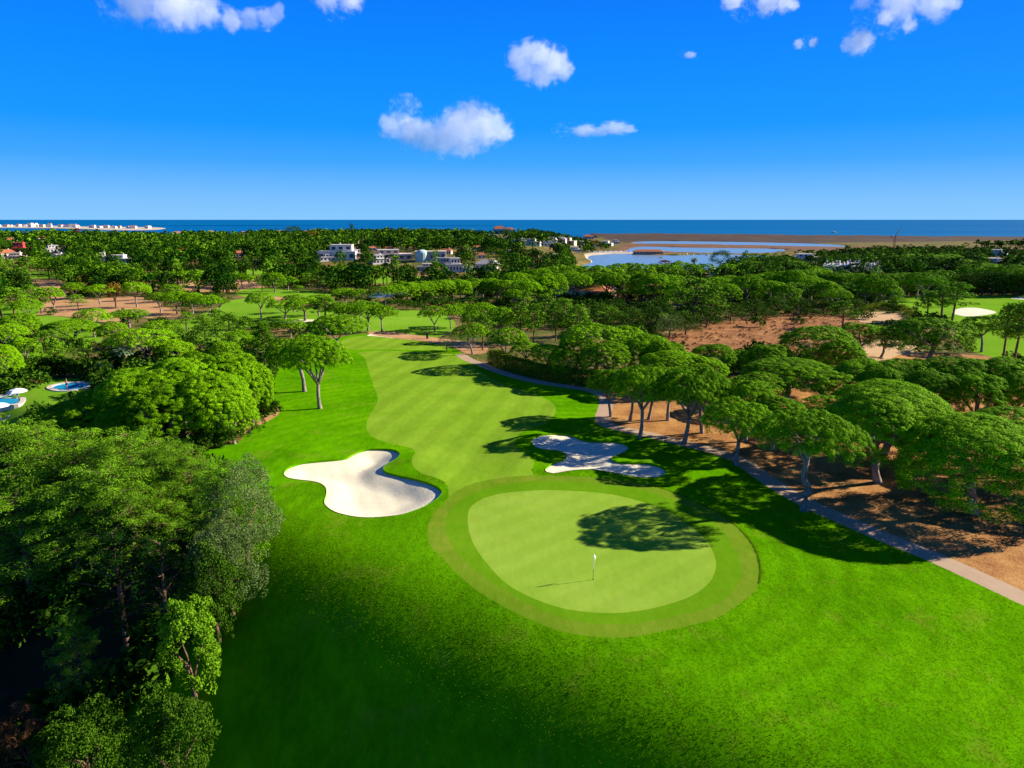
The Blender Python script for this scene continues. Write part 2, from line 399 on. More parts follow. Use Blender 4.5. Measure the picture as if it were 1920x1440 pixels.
COLLAR = [(802, 1000), (808, 971), (829, 946), (854, 922), (900, 903), (980, 892), (1080, 893), (1187, 903), (1260, 922), (1321, 949), (1356, 967), (1387, 993), (1412, 1024), (1424, 1059), (1424, 1086), (1416, 1109), (1379, 1137), (1348, 1158), (1297, 1172), (1200, 1192), (1167, 1196), (1083, 1190), (1021, 1173), (937, 1133), (875, 1092), (829, 1046), (808, 1025)]
FAIRWAY = [(672, 661), (705, 658), (738, 658), (790, 660), (846, 664), (884, 685), (922, 710), (965, 727), (1005, 740), (1035, 755), (1042, 772), (1025, 793), (990, 806), (968, 820), (968, 838), (990, 852), (1002, 868), (996, 882), (1010, 895), (1045, 903), (1040, 960), (900, 985), (860, 950), (842, 930), (835, 905), (792, 888), (772, 867), (779, 846), (765, 838), (733, 832), (697, 818), (687, 800), (692, 780), (707, 755), (707, 740), (700, 722), (690, 690), (684, 672)]
LAWN = [(100, 1440), (340, 1220), (400, 1040), (398, 900), (378, 842), (440, 832), (470, 806), (525, 772), (500, 735), (515, 690), (560, 655), (610, 640), (650, 630), (690, 626), (735, 634), (800, 640), (850, 652), (868, 664), (905, 684), (950, 702), (1000, 714), (1060, 724), (1110, 734), (1135, 745), (1130, 775), (1132, 795), (1174, 806), (1226, 817), (1276, 830), (1331, 843), (1383, 861), (1415, 880), (1460, 913), (1520, 947), (1570, 969), (1648, 1003), (1752, 1045), (1832, 1081), (1920, 1122), (2120, 1215), (2500, 1420), (2500, 2600), (900, 2600), (-200, 1900)]
PATHC = [(862, 664), (880, 675), (905, 684), (940, 698), (1000, 714), (1060, 724), (1105, 731), (1132, 742), (1137, 757), (1132, 775), (1130, 787), (1140, 797), (1174, 806), (1226, 817), (1276, 830), (1331, 843), (1383, 861), (1415, 883), (1460, 913), (1520, 947), (1570, 969), (1648, 1003), (1752, 1045), (1832, 1081), (1920, 1122), (2050, 1180), (2300, 1300)]
STRAW = [(1100, 728), (1150, 733), (1190, 722), (1300, 716), (1450, 700), (1530, 700), (1640, 690), (1690, 664), (1760, 662), (1850, 668), (1960, 690), (2300, 700), (2700, 1300), (2500, 1420), (2120, 1215), (1920, 1122), (1752, 1045), (1570, 969), (1460, 913), (1383, 861), (1276, 830), (1174, 806), (1132, 792)]
HEATH = [(1235, 640), (1270, 622), (1330, 607), (1400, 596), (1480, 588), (1560, 588), (1610, 600), (1640, 620), (1630, 655), (1580, 672), (1450, 660), (1380, 668), (1300, 660), (1250, 655)]
TAN = [(1607, 592), (1640, 585), (1680, 587), (1690, 597), (1660, 605), (1615, 604)]
TAN2 = [(1600, 668), (1620, 640), (1690, 640), (1740, 665), (1690, 680)]
FAR_R = [(1648, 566), (1690, 557), (1780, 554), (1920, 553), (2200, 556), (2300, 700), (2000, 680), (1900, 676), (1832, 662), (1800, 640), (1780, 610), (1720, 590), (1690, 578)]
APPROACH = [(640, 640), (660, 632), (700, 630), (760, 637), (820, 645), (850, 652), (830, 657), (770, 656), (700, 655), (650, 655)]
F2 = [(640, 615), (660, 595), (700, 585), (760, 581), (820, 585), (850, 600), (850, 618), (820, 632), (770, 626), (720, 620), (680, 622)]
F13 = [(300, 620), (330, 600), (380, 600), (440, 612), (470, 640), (430, 660), (360, 640)]
F14 = [(0, 575), (40, 566), (75, 575), (60, 600), (0, 605)]
F3 = [(360, 600), (410, 575), (440, 562), (490, 560), (560, 575), (640, 585), (640, 600), (560, 606), (500, 612), (440, 612)]
F4 = [(440, 548), (480, 540), (560, 543), (625, 550), (600, 556), (520, 556), (460, 557)]
F5 = [(600, 527), (640, 516), (720, 515), (790, 518), (850, 523), (830, 532), (760, 533), (680, 531), (620, 534)]
F6 = [(470, 507), (500, 504), (570, 508), (560, 516), (490, 516)]
F7 = [(-60, 512), (10, 505), (60, 508), (120, 512), (110, 521), (30, 522), (-60, 523)]
F8 = [(-80, 533), (0, 529), (50, 531), (72, 537), (40, 544), (-20, 548), (-80, 550)]
F9 = [(55, 606), (78, 592), (130, 596), (185, 605), (190, 640), (150, 645), (95, 625)]
F10 = [(290, 510), (340, 505), (420, 506), (480, 503), (480, 512), (400, 516), (300, 516)]
F11 = [(0, 690), (20, 665), (90, 660), (125, 680), (110, 696), (60, 705), (0, 712)]
F12 = [(1230, 590), (1260, 582), (1272, 584), (1250, 595)]
POOLLAWN = [(-120, 760), (-60, 730), (20, 742), (100, 712), (165, 712), (190, 735), (160, 755), (60, 800), (-120, 850)]
D1 = [(235, 540), (260, 526), (350, 524), (480, 530), (480, 545), (380, 547), (300, 541)]
D2 = [(160, 585), (175, 565), (220, 556), (270, 558), (300, 570), (345, 590), (330, 600), (250, 592)]
D3 = [(-60, 520), (0, 517), (50, 522), (120, 528), (120, 560), (60, 552), (40, 545), (60, 536), (0, 528), (-60, 534)]
D4 = [(60, 586), (80, 568), (140, 560), (200, 566), (235, 588), (225, 606), (180, 602), (130, 594), (80, 591)]
D5 = [(480, 568), (500, 556), (545, 560), (540, 570), (500, 574)]
D6 = [(655, 522), (700, 511), (800, 514), (850, 520), (840, 525), (780, 519), (700, 517)]
D7 = [(690, 622), (720, 621), (775, 628), (825, 634), (900, 646), (915, 660), (880, 664), (850, 652), (800, 641), (740, 634), (700, 628)]
D8 = [(1090, 548), (1150, 545), (1190, 550), (1170, 562), (1100, 560)]
D9 = [(0, 706), (80, 690), (160, 680), (230, 690), (180, 705), (80, 705)]
D10 = [(435, 820), (480, 780), (520, 770), (500, 740), (530, 700), (560, 660), (575, 690), (540, 740), (540, 775), (470, 812)]
SB1 = [(688, 629), (696, 625), (720, 624), (745, 628), (757, 632), (735, 634), (705, 633)]
SB2 = [(1785, 586), (1800, 578), (1830, 577), (1868, 585), (1845, 591), (1810, 593)]
SB3 = [(515, 603), (535, 600), (590, 599), (585, 603), (540, 606)]
SB4 = [(1895, 560), (1925, 556), (1990, 558), (1960, 563)]
POND = [(688, 549), (700, 545), (760, 545), (765, 551), (720, 556), (692, 556)]
WATER_Z = -20.0
LAG1 = [(1072, 512), (1085, 500), (1110, 491), (1102, 484), (1110, 479), (1150, 476), (1188, 476.5), (1260, 479), (1330, 477), (1400, 478), (1440, 482), (1420, 500), (1350, 512), (1200, 516)]
LAG2 = [(1175, 473.5), (1182, 466), (1210, 462.5), (1300, 464.5), (1450, 466.5), (1470, 471), (1420, 475), (1330, 475), (1250, 472.5), (1200, 473)]
LAG3 = [(1188, 454), (1240, 452), (1400, 454), (1530, 457), (1585, 461), (1570, 463.5), (1440, 461), (1300, 458.5), (1200, 457.5)]
BEACH = [(1080, 502), (1108, 493), (1098, 485), (1100, 477), (1140, 473.5), (1190, 473), (1188, 476.5), (1150, 476.2), (1110, 479), (1103, 484), (1112, 491), (1088, 500)]

coast = np.array([(-4200, -30), (4200, -30), (4200, 1560), (2600, 1680), (1500, 1880), (1000, 2060), (700, 2190), (480, 2290), (330, 2340), (255, 2300), (235, 2000), (215, 1800), (150, 1720), (0, 1740), (-200, 1700), (-450, 1730), (-700, 1650), (-1000, 1680), (-1500, 1800), (-4200, 1850)], float)
coast = np.vstack([np.linspace(coast[i - 1], coast[i], max(2, int(np.linalg.norm(coast[i] - coast[i - 1]) / 60)), endpoint=False) for i in range(len(coast))])

pc = np.array([at(u, v)[:2] for u, v in PATHC])
pd = [pc[0]]
for i in range(len(pc) - 1):
    p0, p1, p2, p3 = pc[max(i - 1, 0)], pc[i], pc[i + 1], pc[min(i + 2, len(pc) - 1)]
    k = max(2, int(np.linalg.norm(p2 - p1) / 1.2))
    for j in range(1, k + 1):
        t = j / k; pd.append(.5 * ((2 * p1) + (-p0 + p2) * t + (2 * p0 - 5 * p1 + 4 * p2 - p3) * t * t + (-p0 + 3 * p1 - 3 * p2 + p3) * t ** 3))
pd = np.array(pd); tn = np.gradient(pd, axis=0); tn /= np.maximum(np.linalg.norm(tn, axis=1), 1e-6)[:, None]
nr = np.stack([-tn[:, 1], tn[:, 0]], 1); PATH = np.vstack([pd + nr * 1.12, (pd - nr * 1.12)[::-1]])

# name, material, outline, priority by order (first wins); kind of edge handled below
REG = [('bunker_sand', 'sand', region(BUNKER_A, .5)), ('bunker_sand', 'sand', region(BUNKER_B, .5)),
       ('putting_green', 'green', region(GREEN, .8)), ('green_fringe', 'fringe', region(FRINGE, .8)), ('green_collar', 'collar', region(COLLAR, .8)),
       ('cart_path', 'path', PATH), ('fairway', 'fairway', region(FAIRWAY, 1.0)), ('approach_fairway', 'fairway', region(APPROACH)),
       ('dirt_track', 'dirt', region(D7)), ('far_bunker_sand', 'sand', region(SB1)), ('rough_lawn', 'rough', region(LAWN, 1.5)),
       ('pine_straw_ground', 'straw', region(STRAW, 2)), ('tan_ground', 'tan', region(TAN)), ('tan_ground', 'tan', region(TAN2)), ('heath_slope', 'heath', region(HEATH)),
       ('far_bunker_sand', 'sand', region(SB2)), ('far_bunker_sand', 'sand', region(SB4)), ('far_bunker_sand', 'sand', region(SB3)),
       ('pond_water', 'lagoon', region(POND))]
for p in (F2, F3, F4, F5, F6, F7, F8, F9, F10, F11, F12, F13, F14, FAR_R, POOLLAWN): REG.append(('far_fairway', 'far_grass', region(p)))
for p in (D1, D2, D3, D4, D5, D6, D8, D9, D10): REG.append(('dirt_ground', 'dirt', region(p)))
for p in (LAG1, LAG2, LAG3): REG.append(('lagoon_water', 'lagoon', region(p, None, True, WATER_Z)))
REG.append(('beach', 'beach', region(BEACH, None, True, WATER_Z)))
dune = np.array([(235, 1440), (620, 1430), (900, 1500), (1250, 1640), (1600, 1790), (2600, 1640), (4200, 1520), (4200, 1560), (2600, 1680), (1500, 1880), (1000, 2060), (700, 2190), (330, 2340), (255, 2300), (235, 1900), (225, 1650)], float)
dune = np.vstack([np.linspace(dune[i - 1], dune[i], max(2, int(np.linalg.norm(dune[i] - dune[i - 1]) / 60)), endpoint=False) for i in range(len(dune))])
marsh = region([(1150, 476), (1165, 466), (1200, 458), (1600, 463), (2000, 468), (2000, 478), (1500, 472), (1300, 476)], None, True, WATER_Z)
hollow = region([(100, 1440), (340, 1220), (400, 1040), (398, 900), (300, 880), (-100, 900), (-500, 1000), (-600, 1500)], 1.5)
REG += [('marsh', 'marsh', marsh), ('dunes', 'dune', dune), ('shade_toned_litter_ground', 'litter', hollow)]

az = np.radians(np.arange(-62, 62.01, .5)); rr = 8 * 1.021 ** np.arange(0, 304)
rng = np.random.default_rng(5)
A_, R_ = np.meshgrid(az, rr)
A_ = A_ + rng.uniform(-.3, .3, A_.shape) * np.radians(.4); R_ = R_ * (1 + rng.uniform(-.3, .3, R_.shape) * .018)
gp = np.stack([(R_ * np.sin(A_)).ravel(), (R_ * np.cos(A_)).ravel()], 1)
gp = gp[inside(coast, gp)]
pts, edges = [gp], []
cnt = len(gp)
for nm, mt, poly in REG + [('coast', '', coast)]:
    n = len(poly); pts.append(poly); edges += [(cnt + i, cnt + (i + 1) % n) for i in range(n)]; cnt += n
for _, _, poly in REG[:2]:                    # denser points inside the two bunkers
    lo, hi = poly.min(0), poly.max(0)
    g = np.stack(np.meshgrid(np.arange(lo[0], hi[0], .45), np.arange(lo[1], hi[1], .45)), -1).reshape(-1, 2)
    g = g + rng.uniform(-.1, .1, g.shape); g = g[inside(poly, g)]; g = g[edge_dist(poly, g) > .25]
    pts.append(g); cnt += len(g)
P2 = np.vstack(pts)
cv, ce, cf, *_ = delaunay_2d_cdt([Vector((float(a), float(b))) for a, b in P2], edges, [], 0, 1e-5, False)
V2 = np.array([(p[0], p[1]) for p in cv]); FT = np.array([tuple(f) for f in cf if len(f) == 3], np.int64)
del cv, ce, cf
e1, e2 = V2[FT[:, 1]] - V2[FT[:, 0]], V2[FT[:, 2]] - V2[FT[:, 0]]
FT = FT[np.abs(e1[:, 0] * e2[:, 1] - e1[:, 1] * e2[:, 0]) > 1e-7]
flip = (V2[FT[:, 1]] - V2[FT[:, 0]]); fl2 = (V2[FT[:, 2]] - V2[FT[:, 0]])
neg = flip[:, 0] * fl2[:, 1] - flip[:, 1] * fl2[:, 0] < 0
FT[neg] = FT[neg][:, ::-1]
CEN = V2[FT].mean(1)
cls = np.full(len(FT), -1); land = inside(coast, CEN)
for i in range(len(REG) - 1, -1, -1):
    cls[inside(REG[i][2], CEN)] = i
cls[~land] = -9
VZ = T(V2[:, 0], V2[:, 1])
for i, (nm, mt, poly) in enumerate(REG):
    if nm == 'lagoon_water': VZ[np.unique(FT[cls == i])] = WATER_Z
    if nm == 'pond_water':
        k = np.unique(FT[cls == i]); VZ[k] = VZ[k].min()
onc = edge_dist(coast, V2) < 1.0
VZ[onc & (V2[:, 1] > 200)] = -21.4

def submesh(name, fmask, mat, z=None, label=None):
    f = FT[fmask]; k, inv = np.unique(f, return_inverse=True)
    zz = VZ[k] if z is None else z(k)
    me = mesh(name, np.column_stack([V2[k], zz]), inv.reshape(f.shape), mat, True)
    o = link(name, me); o['kind'] = 'structure'
    if label: o['label'] = label; o['category'] = name.replace('_', ' ')
    return o
GROUNDLABEL = {'putting_green': 'smooth pale putting green holding the white flagstick', 'green_fringe': 'darker mown ring around the putting green', 'green_collar': 'yellowish outer collar of turf round the green',
    'cart_path': 'narrow concrete cart path curving past the pines', 'fairway': 'light striped main fairway running away from the green', 'rough_lawn': 'bright rough lawn around fairway and green',
    'pine_straw_ground': 'orange pine straw under the trees beside the cart path', 'heath_slope': 'brown heath slope beyond the pines', 'dunes': 'brown dunes between the lagoon and the sea', 'approach_fairway': 'short light fairway patch before the dirt track', 'dirt_track': 'pale dirt track crossing past the far bunker', 'far_bunker_sand': 'far white sand bunkers on the distant fairways', 'tan_ground': 'tan sandy clearings at the foot of the heath', 'pond_water': 'small blue pond beyond the second fairway', 'far_fairway': 'light green fairways among the distant pines', 'dirt_ground': 'brown dirt patches among the pines at the left', 'lagoon_water': 'pale blue lagoon channels before the dunes', 'beach': 'sandy beach curving round the lagoon', 'marsh': 'brown marsh strip between the lagoon channels', 'shade_toned_litter_ground': 'leaf litter with shade painted into it in the hollow at the bottom left'}
done = set()
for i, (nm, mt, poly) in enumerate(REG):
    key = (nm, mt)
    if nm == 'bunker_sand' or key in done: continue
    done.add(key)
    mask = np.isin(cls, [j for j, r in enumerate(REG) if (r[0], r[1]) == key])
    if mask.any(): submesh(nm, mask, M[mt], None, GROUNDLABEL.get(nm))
submesh('ground', cls == -1, M['scrub'], None, 'scrubby ground under the pine woods')

# bunkers: the sand lies below the turf, with a grass lip standing over it
BUNK = ['sunlit white sand bunker of three lobes beside the green', 'half shaded white sand bunker below the path pines']
for bi in (0, 1):
    poly = REG[bi][2]
    def zf(k):
        d = edge_dist(poly, V2[k])
        z = VZ[k] - .20 - (.62 if bi == 0 else .5) * sst(0, 3.4, d)
        return z + .012 * np.sin(V2[k][:, 0] * 3.1 + V2[k][:, 1] * 1.3) * sst(.3, 2, d) + .012 * np.sin(V2[k][:, 1] * 4.3 - V2[k][:, 0]) * sst(.3, 2, d)
    root = empty('bunker', (0, 0, 0)); tag(root, BUNK[bi], 'bunker')
    o = submesh('sand', cls == bi, M['sand'], zf); del o['kind']; o.parent = root
    zt = T(poly[:, 0], poly[:, 1]); n = len(poly)
    top = np.column_stack([poly, zt + .05]); bot = np.column_stack([poly, zt - .24])
    cen = poly.mean(0); out = np.column_stack([poly + 0, zt - .0])
    v = np.vstack([top, bot]); f = np.array([(i, (i + 1) % n, n + (i + 1) % n, n + i) for i in range(n)])
    link('turf_lip', mesh('turf_lip', v, f, M['rough']), root)

# sea, one sheet far past the horizon line, and the low spit with the town
m_ = MB(); xs = [-90000, -8000, -3000, 0, 3000, 8000, 90000]; ys = [700, 2000, 4000, 9000, 30000, 120000]
sv = [(x, y, -21.0) for y in ys for x in xs]; sf = [(j * 7 + i, j * 7 + i + 1, (j + 1) * 7 + i + 1, (j + 1) * 7 + i) for j in range(5) for i in range(6)]
o = link('sea', mesh('sea', sv, sf, M['sea'])); o['kind'] = 'structure'; o['label'] = 'deep blue sea reaching the horizon'; o['category'] = 'sea'
sp = np.array([atz(u, v, -21)[:2] for u, v in [(-250, 424), (-100, 423.6), (60, 423.2), (170, 425.5), (300, 427), (290, 431), (200, 431.5), (90, 428.5), (-60, 427), (-250, 427)]])
sps = smooth_closed(sp, 60); cc = sps.mean(0)
n = len(sps); v = np.vstack([np.column_stack([sps, np.full(n, -21.3)]), np.column_stack([cc + (sps - cc) * .97, np.full(n, -18.5)])])
f = [(i, (i + 1) % n, n + (i + 1) % n, n + i) for i in range(n)] + [tuple(range(n, 2 * n))]
o = link('far_sand_spit', mesh('far_sand_spit', v, f, M['beach'])); o['kind'] = 'structure'; o['label'] = 'low sand spit carrying the far white town'; o['category'] = 'sand spit'

# ------------------------------------------------------------------ vegetation: shapes
def unit(a): return a / np.maximum(np.linalg.norm(a, axis=-1, keepdims=True), 1e-9)
def leaves(cen, rad, nper, size, rng, up=.55, jit=.55, flat=.8, asp=.55, out_c=None, out_k=.45):
    """small quads on the outside of clumps; returns verts, faces, tone"""
    n = len(cen); k = nper
    c = np.repeat(cen, k, 0); r = np.repeat(rad, k); ctone = np.repeat(rng.uniform(-.2, .2, n), k)
    d = rng.normal(size=(n * k, 3)); d = unit(d)
    bias = np.zeros_like(c); bias[:, 2] = up
    if out_c is not None: bias = bias + out_k * unit(c - out_c)
    d = unit(d + bias)
    p = c + d * (r * rng.uniform(.84, 1.04, n * k))[:, None] * np.array([1, 1, flat])
    nrm = unit(d + jit * rng.normal(size=d.shape))
    t1 = unit(np.cross(nrm, rng.normal(size=d.shape))); t2 = np.cross(nrm, t1)
    s = (size * rng.uniform(.6, 1.25, n * k))[:, None]
    a, b = t1 * s, t2 * s * asp
    v = np.stack([p - a, p - b * .9, p + a, p + b * .9], 1).reshape(-1, 3)
    f = np.arange(n * k * 4).reshape(-1, 4)
    tone = np.repeat(np.clip(.5 + ctone + rng.normal(0, .13, n * k), 0, 1), 4)
    return v, f, tone
def needles(cen, nper, length, width, rng, up=.35, out_c=None, ct=.16):
    """tufts of thin blades radiating from the tuft centre (each a narrow quad)"""
    n = len(cen); k = nper
    c = np.repeat(cen, k, 0); d = unit(rng.normal(size=(n * k, 3)))
    bias = np.zeros_like(c); bias[:, 2] = up
    if out_c is not None: bias = bias + .5 * unit(c - out_c)
    d = unit(d + bias); t = unit(np.cross(d, rng.normal(size=d.shape)))
    L = (length * rng.uniform(.6, 1.15, n * k))[:, None]; w = t * (width * .5)
    v = np.stack([c + d * L * .12 - w * .6, c + d * L * .12 + w * .6, c + d * L * .75 + w, c + d * L * 1.0 - w * .2], 1).reshape(-1, 3)
    f = np.arange(n * k * 4).reshape(-1, 4)
    tone = np.repeat(np.clip(.5 + np.repeat(rng.uniform(-ct, ct, n), k) + rng.normal(0, .12, n * k), 0, 1), 4)
    return v, f, tone

def stone_clumps(rng, n, R=4.6, th=3.8, top=10.0, cr=.55, low=.36):
    """clump centres of an umbrella crown: several low domes that merge into one uneven cap"""
    ph = rng.uniform(0, 6.28, 5); am = np.array([.0, .05, .06, .04, .035])
    nl = rng.integers(6, 10)
    la = rng.uniform(0, 6.28, nl); lr = np.sqrt(rng.uniform(.02, .62, nl)); lx, ly = lr * np.cos(la), lr * np.sin(la)
    ls = rng.uniform(.26, .46, nl); lh = rng.uniform(.04, .20, nl)
    m = int(n * (1 - low)); i = np.arange(m) + .5
    r = np.sqrt(i / m); a = i * 2.39996 + rng.uniform(-.5, .5, m); r = np.clip(r + rng.normal(0, .03, m), 0, 1)
    def outline(a): return 1 + sum(am[k] * np.cos(k * a + ph[k]) for k in range(1, 5))
    def cap(x, y, r):
        z = .80 * (1 - np.clip(r, 0, 1) ** 2.3) ** .55
        bumpz = np.max(lh[None] * np.clip(1 - ((x[:, None] - lx) ** 2 + (y[:, None] - ly) ** 2) / ls ** 2, 0, 1), 1)
        return z + bumpz
    x, y = r * np.cos(a), r * np.sin(a); z = cap(x, y, r)
    x, y = x * outline(a), y * outline(a)
    up = np.column_stack([x * R, y * R, top - th + z * th - cr * .5 + rng.normal(0, .11, m)])
    q = n - m; r2 = np.sqrt(rng.uniform(.15, 1.0, q)); a2 = rng.uniform(0, 6.28, q)
    x2, y2 = r2 * np.cos(a2), r2 * np.sin(a2)
    lo = np.column_stack([x2 * outline(a2) * R * .96, y2 * outline(a2) * R * .96, top - th + th * rng.uniform(-.04, .35, q) * (1 - .6 * r2 ** 3)])
    c = np.vstack([up, lo]); rad = cr * rng.uniform(.75, 1.3, len(c))
    return c, rad
def full_clumps(rng, n, R=4.7, top=10.0, bot=2.6, cr=.55):
    """a dense dome of needles that hangs low, in several merged lobes"""
    d = unit(rng.normal(size=(n, 3))); d[:, 2] = np.where(d[:, 2] < -.3, -d[:, 2], d[:, 2])
    nl = 12; L = unit(rng.normal(size=(nl, 3)) + (0, 0, .5)); amp = rng.uniform(.06, .20, nl); wid = rng.uniform(.35, .6, nl)
    m = .86 + np.max(amp * np.clip(1 - (np.linalg.norm(d[:, None] - L[None], axis=2) / wid) ** 2, 0, 1), 1)
    zc = bot + (top - bot) * .42; hu, hd = (top - zc), (zc - bot) / .3 * .55
    flat = np.sign(d[:, 2]) * np.abs(d[:, 2]) ** .85
    c = np.column_stack([d[:, 0] * R * m, d[:, 1] * R * m, zc + np.where(d[:, 2] > 0, flat * hu * m, flat * hd)])
    c *= np.column_stack([rng.uniform(.9, 1, n), rng.uniform(.9, 1, n), np.ones(n)])
    return c, cr * rng.uniform(.75, 1.3, n)
def stone_trunk(rng, R=4.6, H=10.0, base=6.2, lod=0):
    b = MB(); seg = (9, 6, 5)[lod]
    hf = rng.uniform(2.6, 4.6); lean = rng.uniform(-.5, .5, 2); mid = np.array([lean[0] * .6 + rng.uniform(-.15, .15), lean[1] * .6, hf * .55]); fk = np.array([lean[0], lean[1], hf])
    b.tube([(0, 0, -.6), (0, 0, 0.05), (mid * .5) + (0, 0, .05), mid, fk], [.44, .34, .27, .25, .24], seg)
    nb = rng.integers(3, 6); a0 = rng.uniform(0, 6.28)
    for k in range(nb):
        a = a0 + 6.28 * k / nb + rng.uniform(-.35, .35); rr_ = R * rng.uniform(.4, .66); e = np.array([math.cos(a) * rr_, math.sin(a) * rr_, base + rng.uniform(.4, 1.0)])
        m1 = fk + (e - fk) * .38 + np.array([math.cos(a) * .15, math.sin(a) * .15, .25 + rng.uniform(-.1, .3)])
        m2 = fk + (e - fk) * .72 + np.array([rng.uniform(-.2, .2), rng.uniform(-.2, .2), .2])
        r0 = rng.uniform(.13, .18)
        b.tube([fk - (0, 0, .1), m1, m2, e], [r0 * 1.25, r0, r0 * .75, r0 * .4], max(seg - 2, 4))
        if lod < 2:
            for j in range(3 if lod == 0 else 2):
                s0 = m1 + (e - m1) * rng.uniform(.1, .7); a2 = a + rng.uniform(-1.1, 1.1); ee = s0 + np.array([math.cos(a2) * R * .26, math.sin(a2) * R * .26, rng.uniform(.5, 1.5)])
                ee[2] = min(ee[2], base + 1.3); b.tube([s0, (s0 + ee) / 2 + (0, 0, .15), ee], [r0 * .5, r0 * .4, r0 * .2], 4)
    return b
def kinked_trunk():
    """the bent bare trunk beside the path: leans, kinks at a burl and forks once"""
    b = MB()
    b.tube([(0, 0, -.6), (0, 0, .1), (.05, 0, .9), (-.02, 0, 1.6), (.38, .05, 2.15), (.18, .05, 2.6), (-.30, 0, 2.95), (-.42, 0, 3.9), (-.30, 0, 5.0), (-.22, 0, 5.7)], [.52, .43, .38, .38, .36, .33, .30, .27, .25, .22], 11)
    for e, r in (((-1.7, .3, 7.3), .13), ((1.5, .9, 7.4), .12), ((-.4, -1.8, 7.3), .11), ((.9, -1.5, 7.5), .1), ((-.8, 1.9, 7.4), .1)):
        s0 = np.array((-.24, 0, 5.5)); e = np.array(e); b.tube([s0, s0 + (e - s0) * .5 + (0, 0, .25), e], [r * 1.3, r, r * .5], 7)
    b.tube([(-.36, 0, 4.6), (-.8, -.1, 5.5), (-1.3, -.2, 6.2)], [.12, .1, .05], 6)
    return b

def branch_tree(rng, H=12.0, nb=26, spread=.30, hmin=.42, cone=.75, lod=0, tuftr=.5, droop=.25):
    """loose pine: a straight stem, limbs that end in separate sprays; returns (MB trunk, clump centres, radii)"""
    b = MB(); seg = (9, 6, 4)[lod]
    lx, ly = rng.uniform(-.04, .04, 2) * H
    stem = [(0, 0, -.6), (0, 0, 0), (lx * .3, ly * .3, H * .35), (lx * .7, ly * .7, H * .7), (lx, ly, H * .96)]
    b.tube(stem, [H * .026, H * .021, H * .016, H * .010, H * .003], seg)
    def axis(h): return np.array([np.interp(h, [0, H * .35, H * .7, H * .96], [0, lx * .3, lx * .7, lx]), np.interp(h, [0, H * .35, H * .7, H * .96], [0, ly * .3, ly * .7, ly]), h])
    cen, rad = [], []
    for k in range(nb):
        q = (k + rng.uniform(0, 1)) / nb; h = H * (hmin + (1 - hmin) * .93 * q)
        L = H * spread * (1 - cone * q ** 1.6) * rng.uniform(.55, 1.2); a = k * 2.4 + rng.uniform(-.5, .5)
        s0 = axis(h); d = np.array([math.cos(a), math.sin(a), 0]); rise = rng.uniform(.05, .5) - droop * (1 - q) * .5
        e = s0 + d * L + np.array([0, 0, L * rise]); m_ = (s0 + e) / 2 + np.array([0, 0, L * .05])
        if lod < 2: b.tube([s0, m_, e], [H * .006, H * .0045, H * .0018], 4 if lod else 5)
        for t in ((.45, .65, .8, .95, 1.05) if lod == 0 else (.55, .8, 1.0)):
            p = s0 + (e - s0) * t + rng.normal(0, .35 * tuftr, 3) * (1, 1, .6)
            cen.append(p); rad.append(tuftr * rng.uniform(.6, 1.15))
    for t in rng.uniform(.86, 1.0, 5): cen.append(axis(H * t * .97) + rng.normal(0, tuftr * .4, 3)); rad.append(tuftr * .8)
    return b, np.array(cen), np.array(rad)

def round_clumps(rng, n, rx, rz, zc, cr):
    d = unit(rng.normal(size=(n, 3))); d[:, 2] = np.where(d[:, 2] < -.55, -d[:, 2], d[:, 2])
    ph = rng.uniform(0, 6.28, 3); a = np.arctan2(d[:, 1], d[:, 0])
    m = 1 + .10 * np.cos(2 * a + ph[0]) + .09 * np.cos(3 * a + ph[1]) + .12 * np.sin(4 * d[:, 2] + 2 * a + ph[2])
    rr_ = rng.uniform(.72, 1.0, n) * m
    c = np.column_stack([d[:, 0] * rx * rr_, d[:, 1] * rx * rr_, zc + d[:, 2] * rz * rr_])
    return c, cr * rng.uniform(.7, 1.3, n)
def stem_mb(rng, H, fork, rx, base, seg=7, n=5, thick=.03):
    b = MB(); b.tube([(0, 0, -.6), (0, 0, 0), (rng.uniform(-.2, .2), rng.uniform(-.2, .2), fork)], [H * thick * 1.25, H * thick, H * thick * .75], seg)
    for k in range(n):
        a = 6.28 * k / n + rng.uniform(-.4, .4); e = np.array([math.cos(a) * rx * .6, math.sin(a) * rx * .6, base + rng.uniform(0, .25) * H])
        b.tube([(0, 0, fork - .1), (e[0] * .45, e[1] * .45, fork + (e[2] - fork) * .6), e], [H * thick * .6, H * thick * .42, H * thick * .15], max(4, seg - 2))
    return b
def cat(*parts):
    vs, fs, ts, b = [], [], [], 0
    for v, f, t in parts: vs.append(v); fs.append(f + b); ts.append(t); b += len(v)
    return np.vstack(vs), np.vstack(fs), np.concatenate(ts)
def crown_me(name, vft, mat): return mesh(name, vft[0], vft[1], mat, False, {'tone': vft[2]})

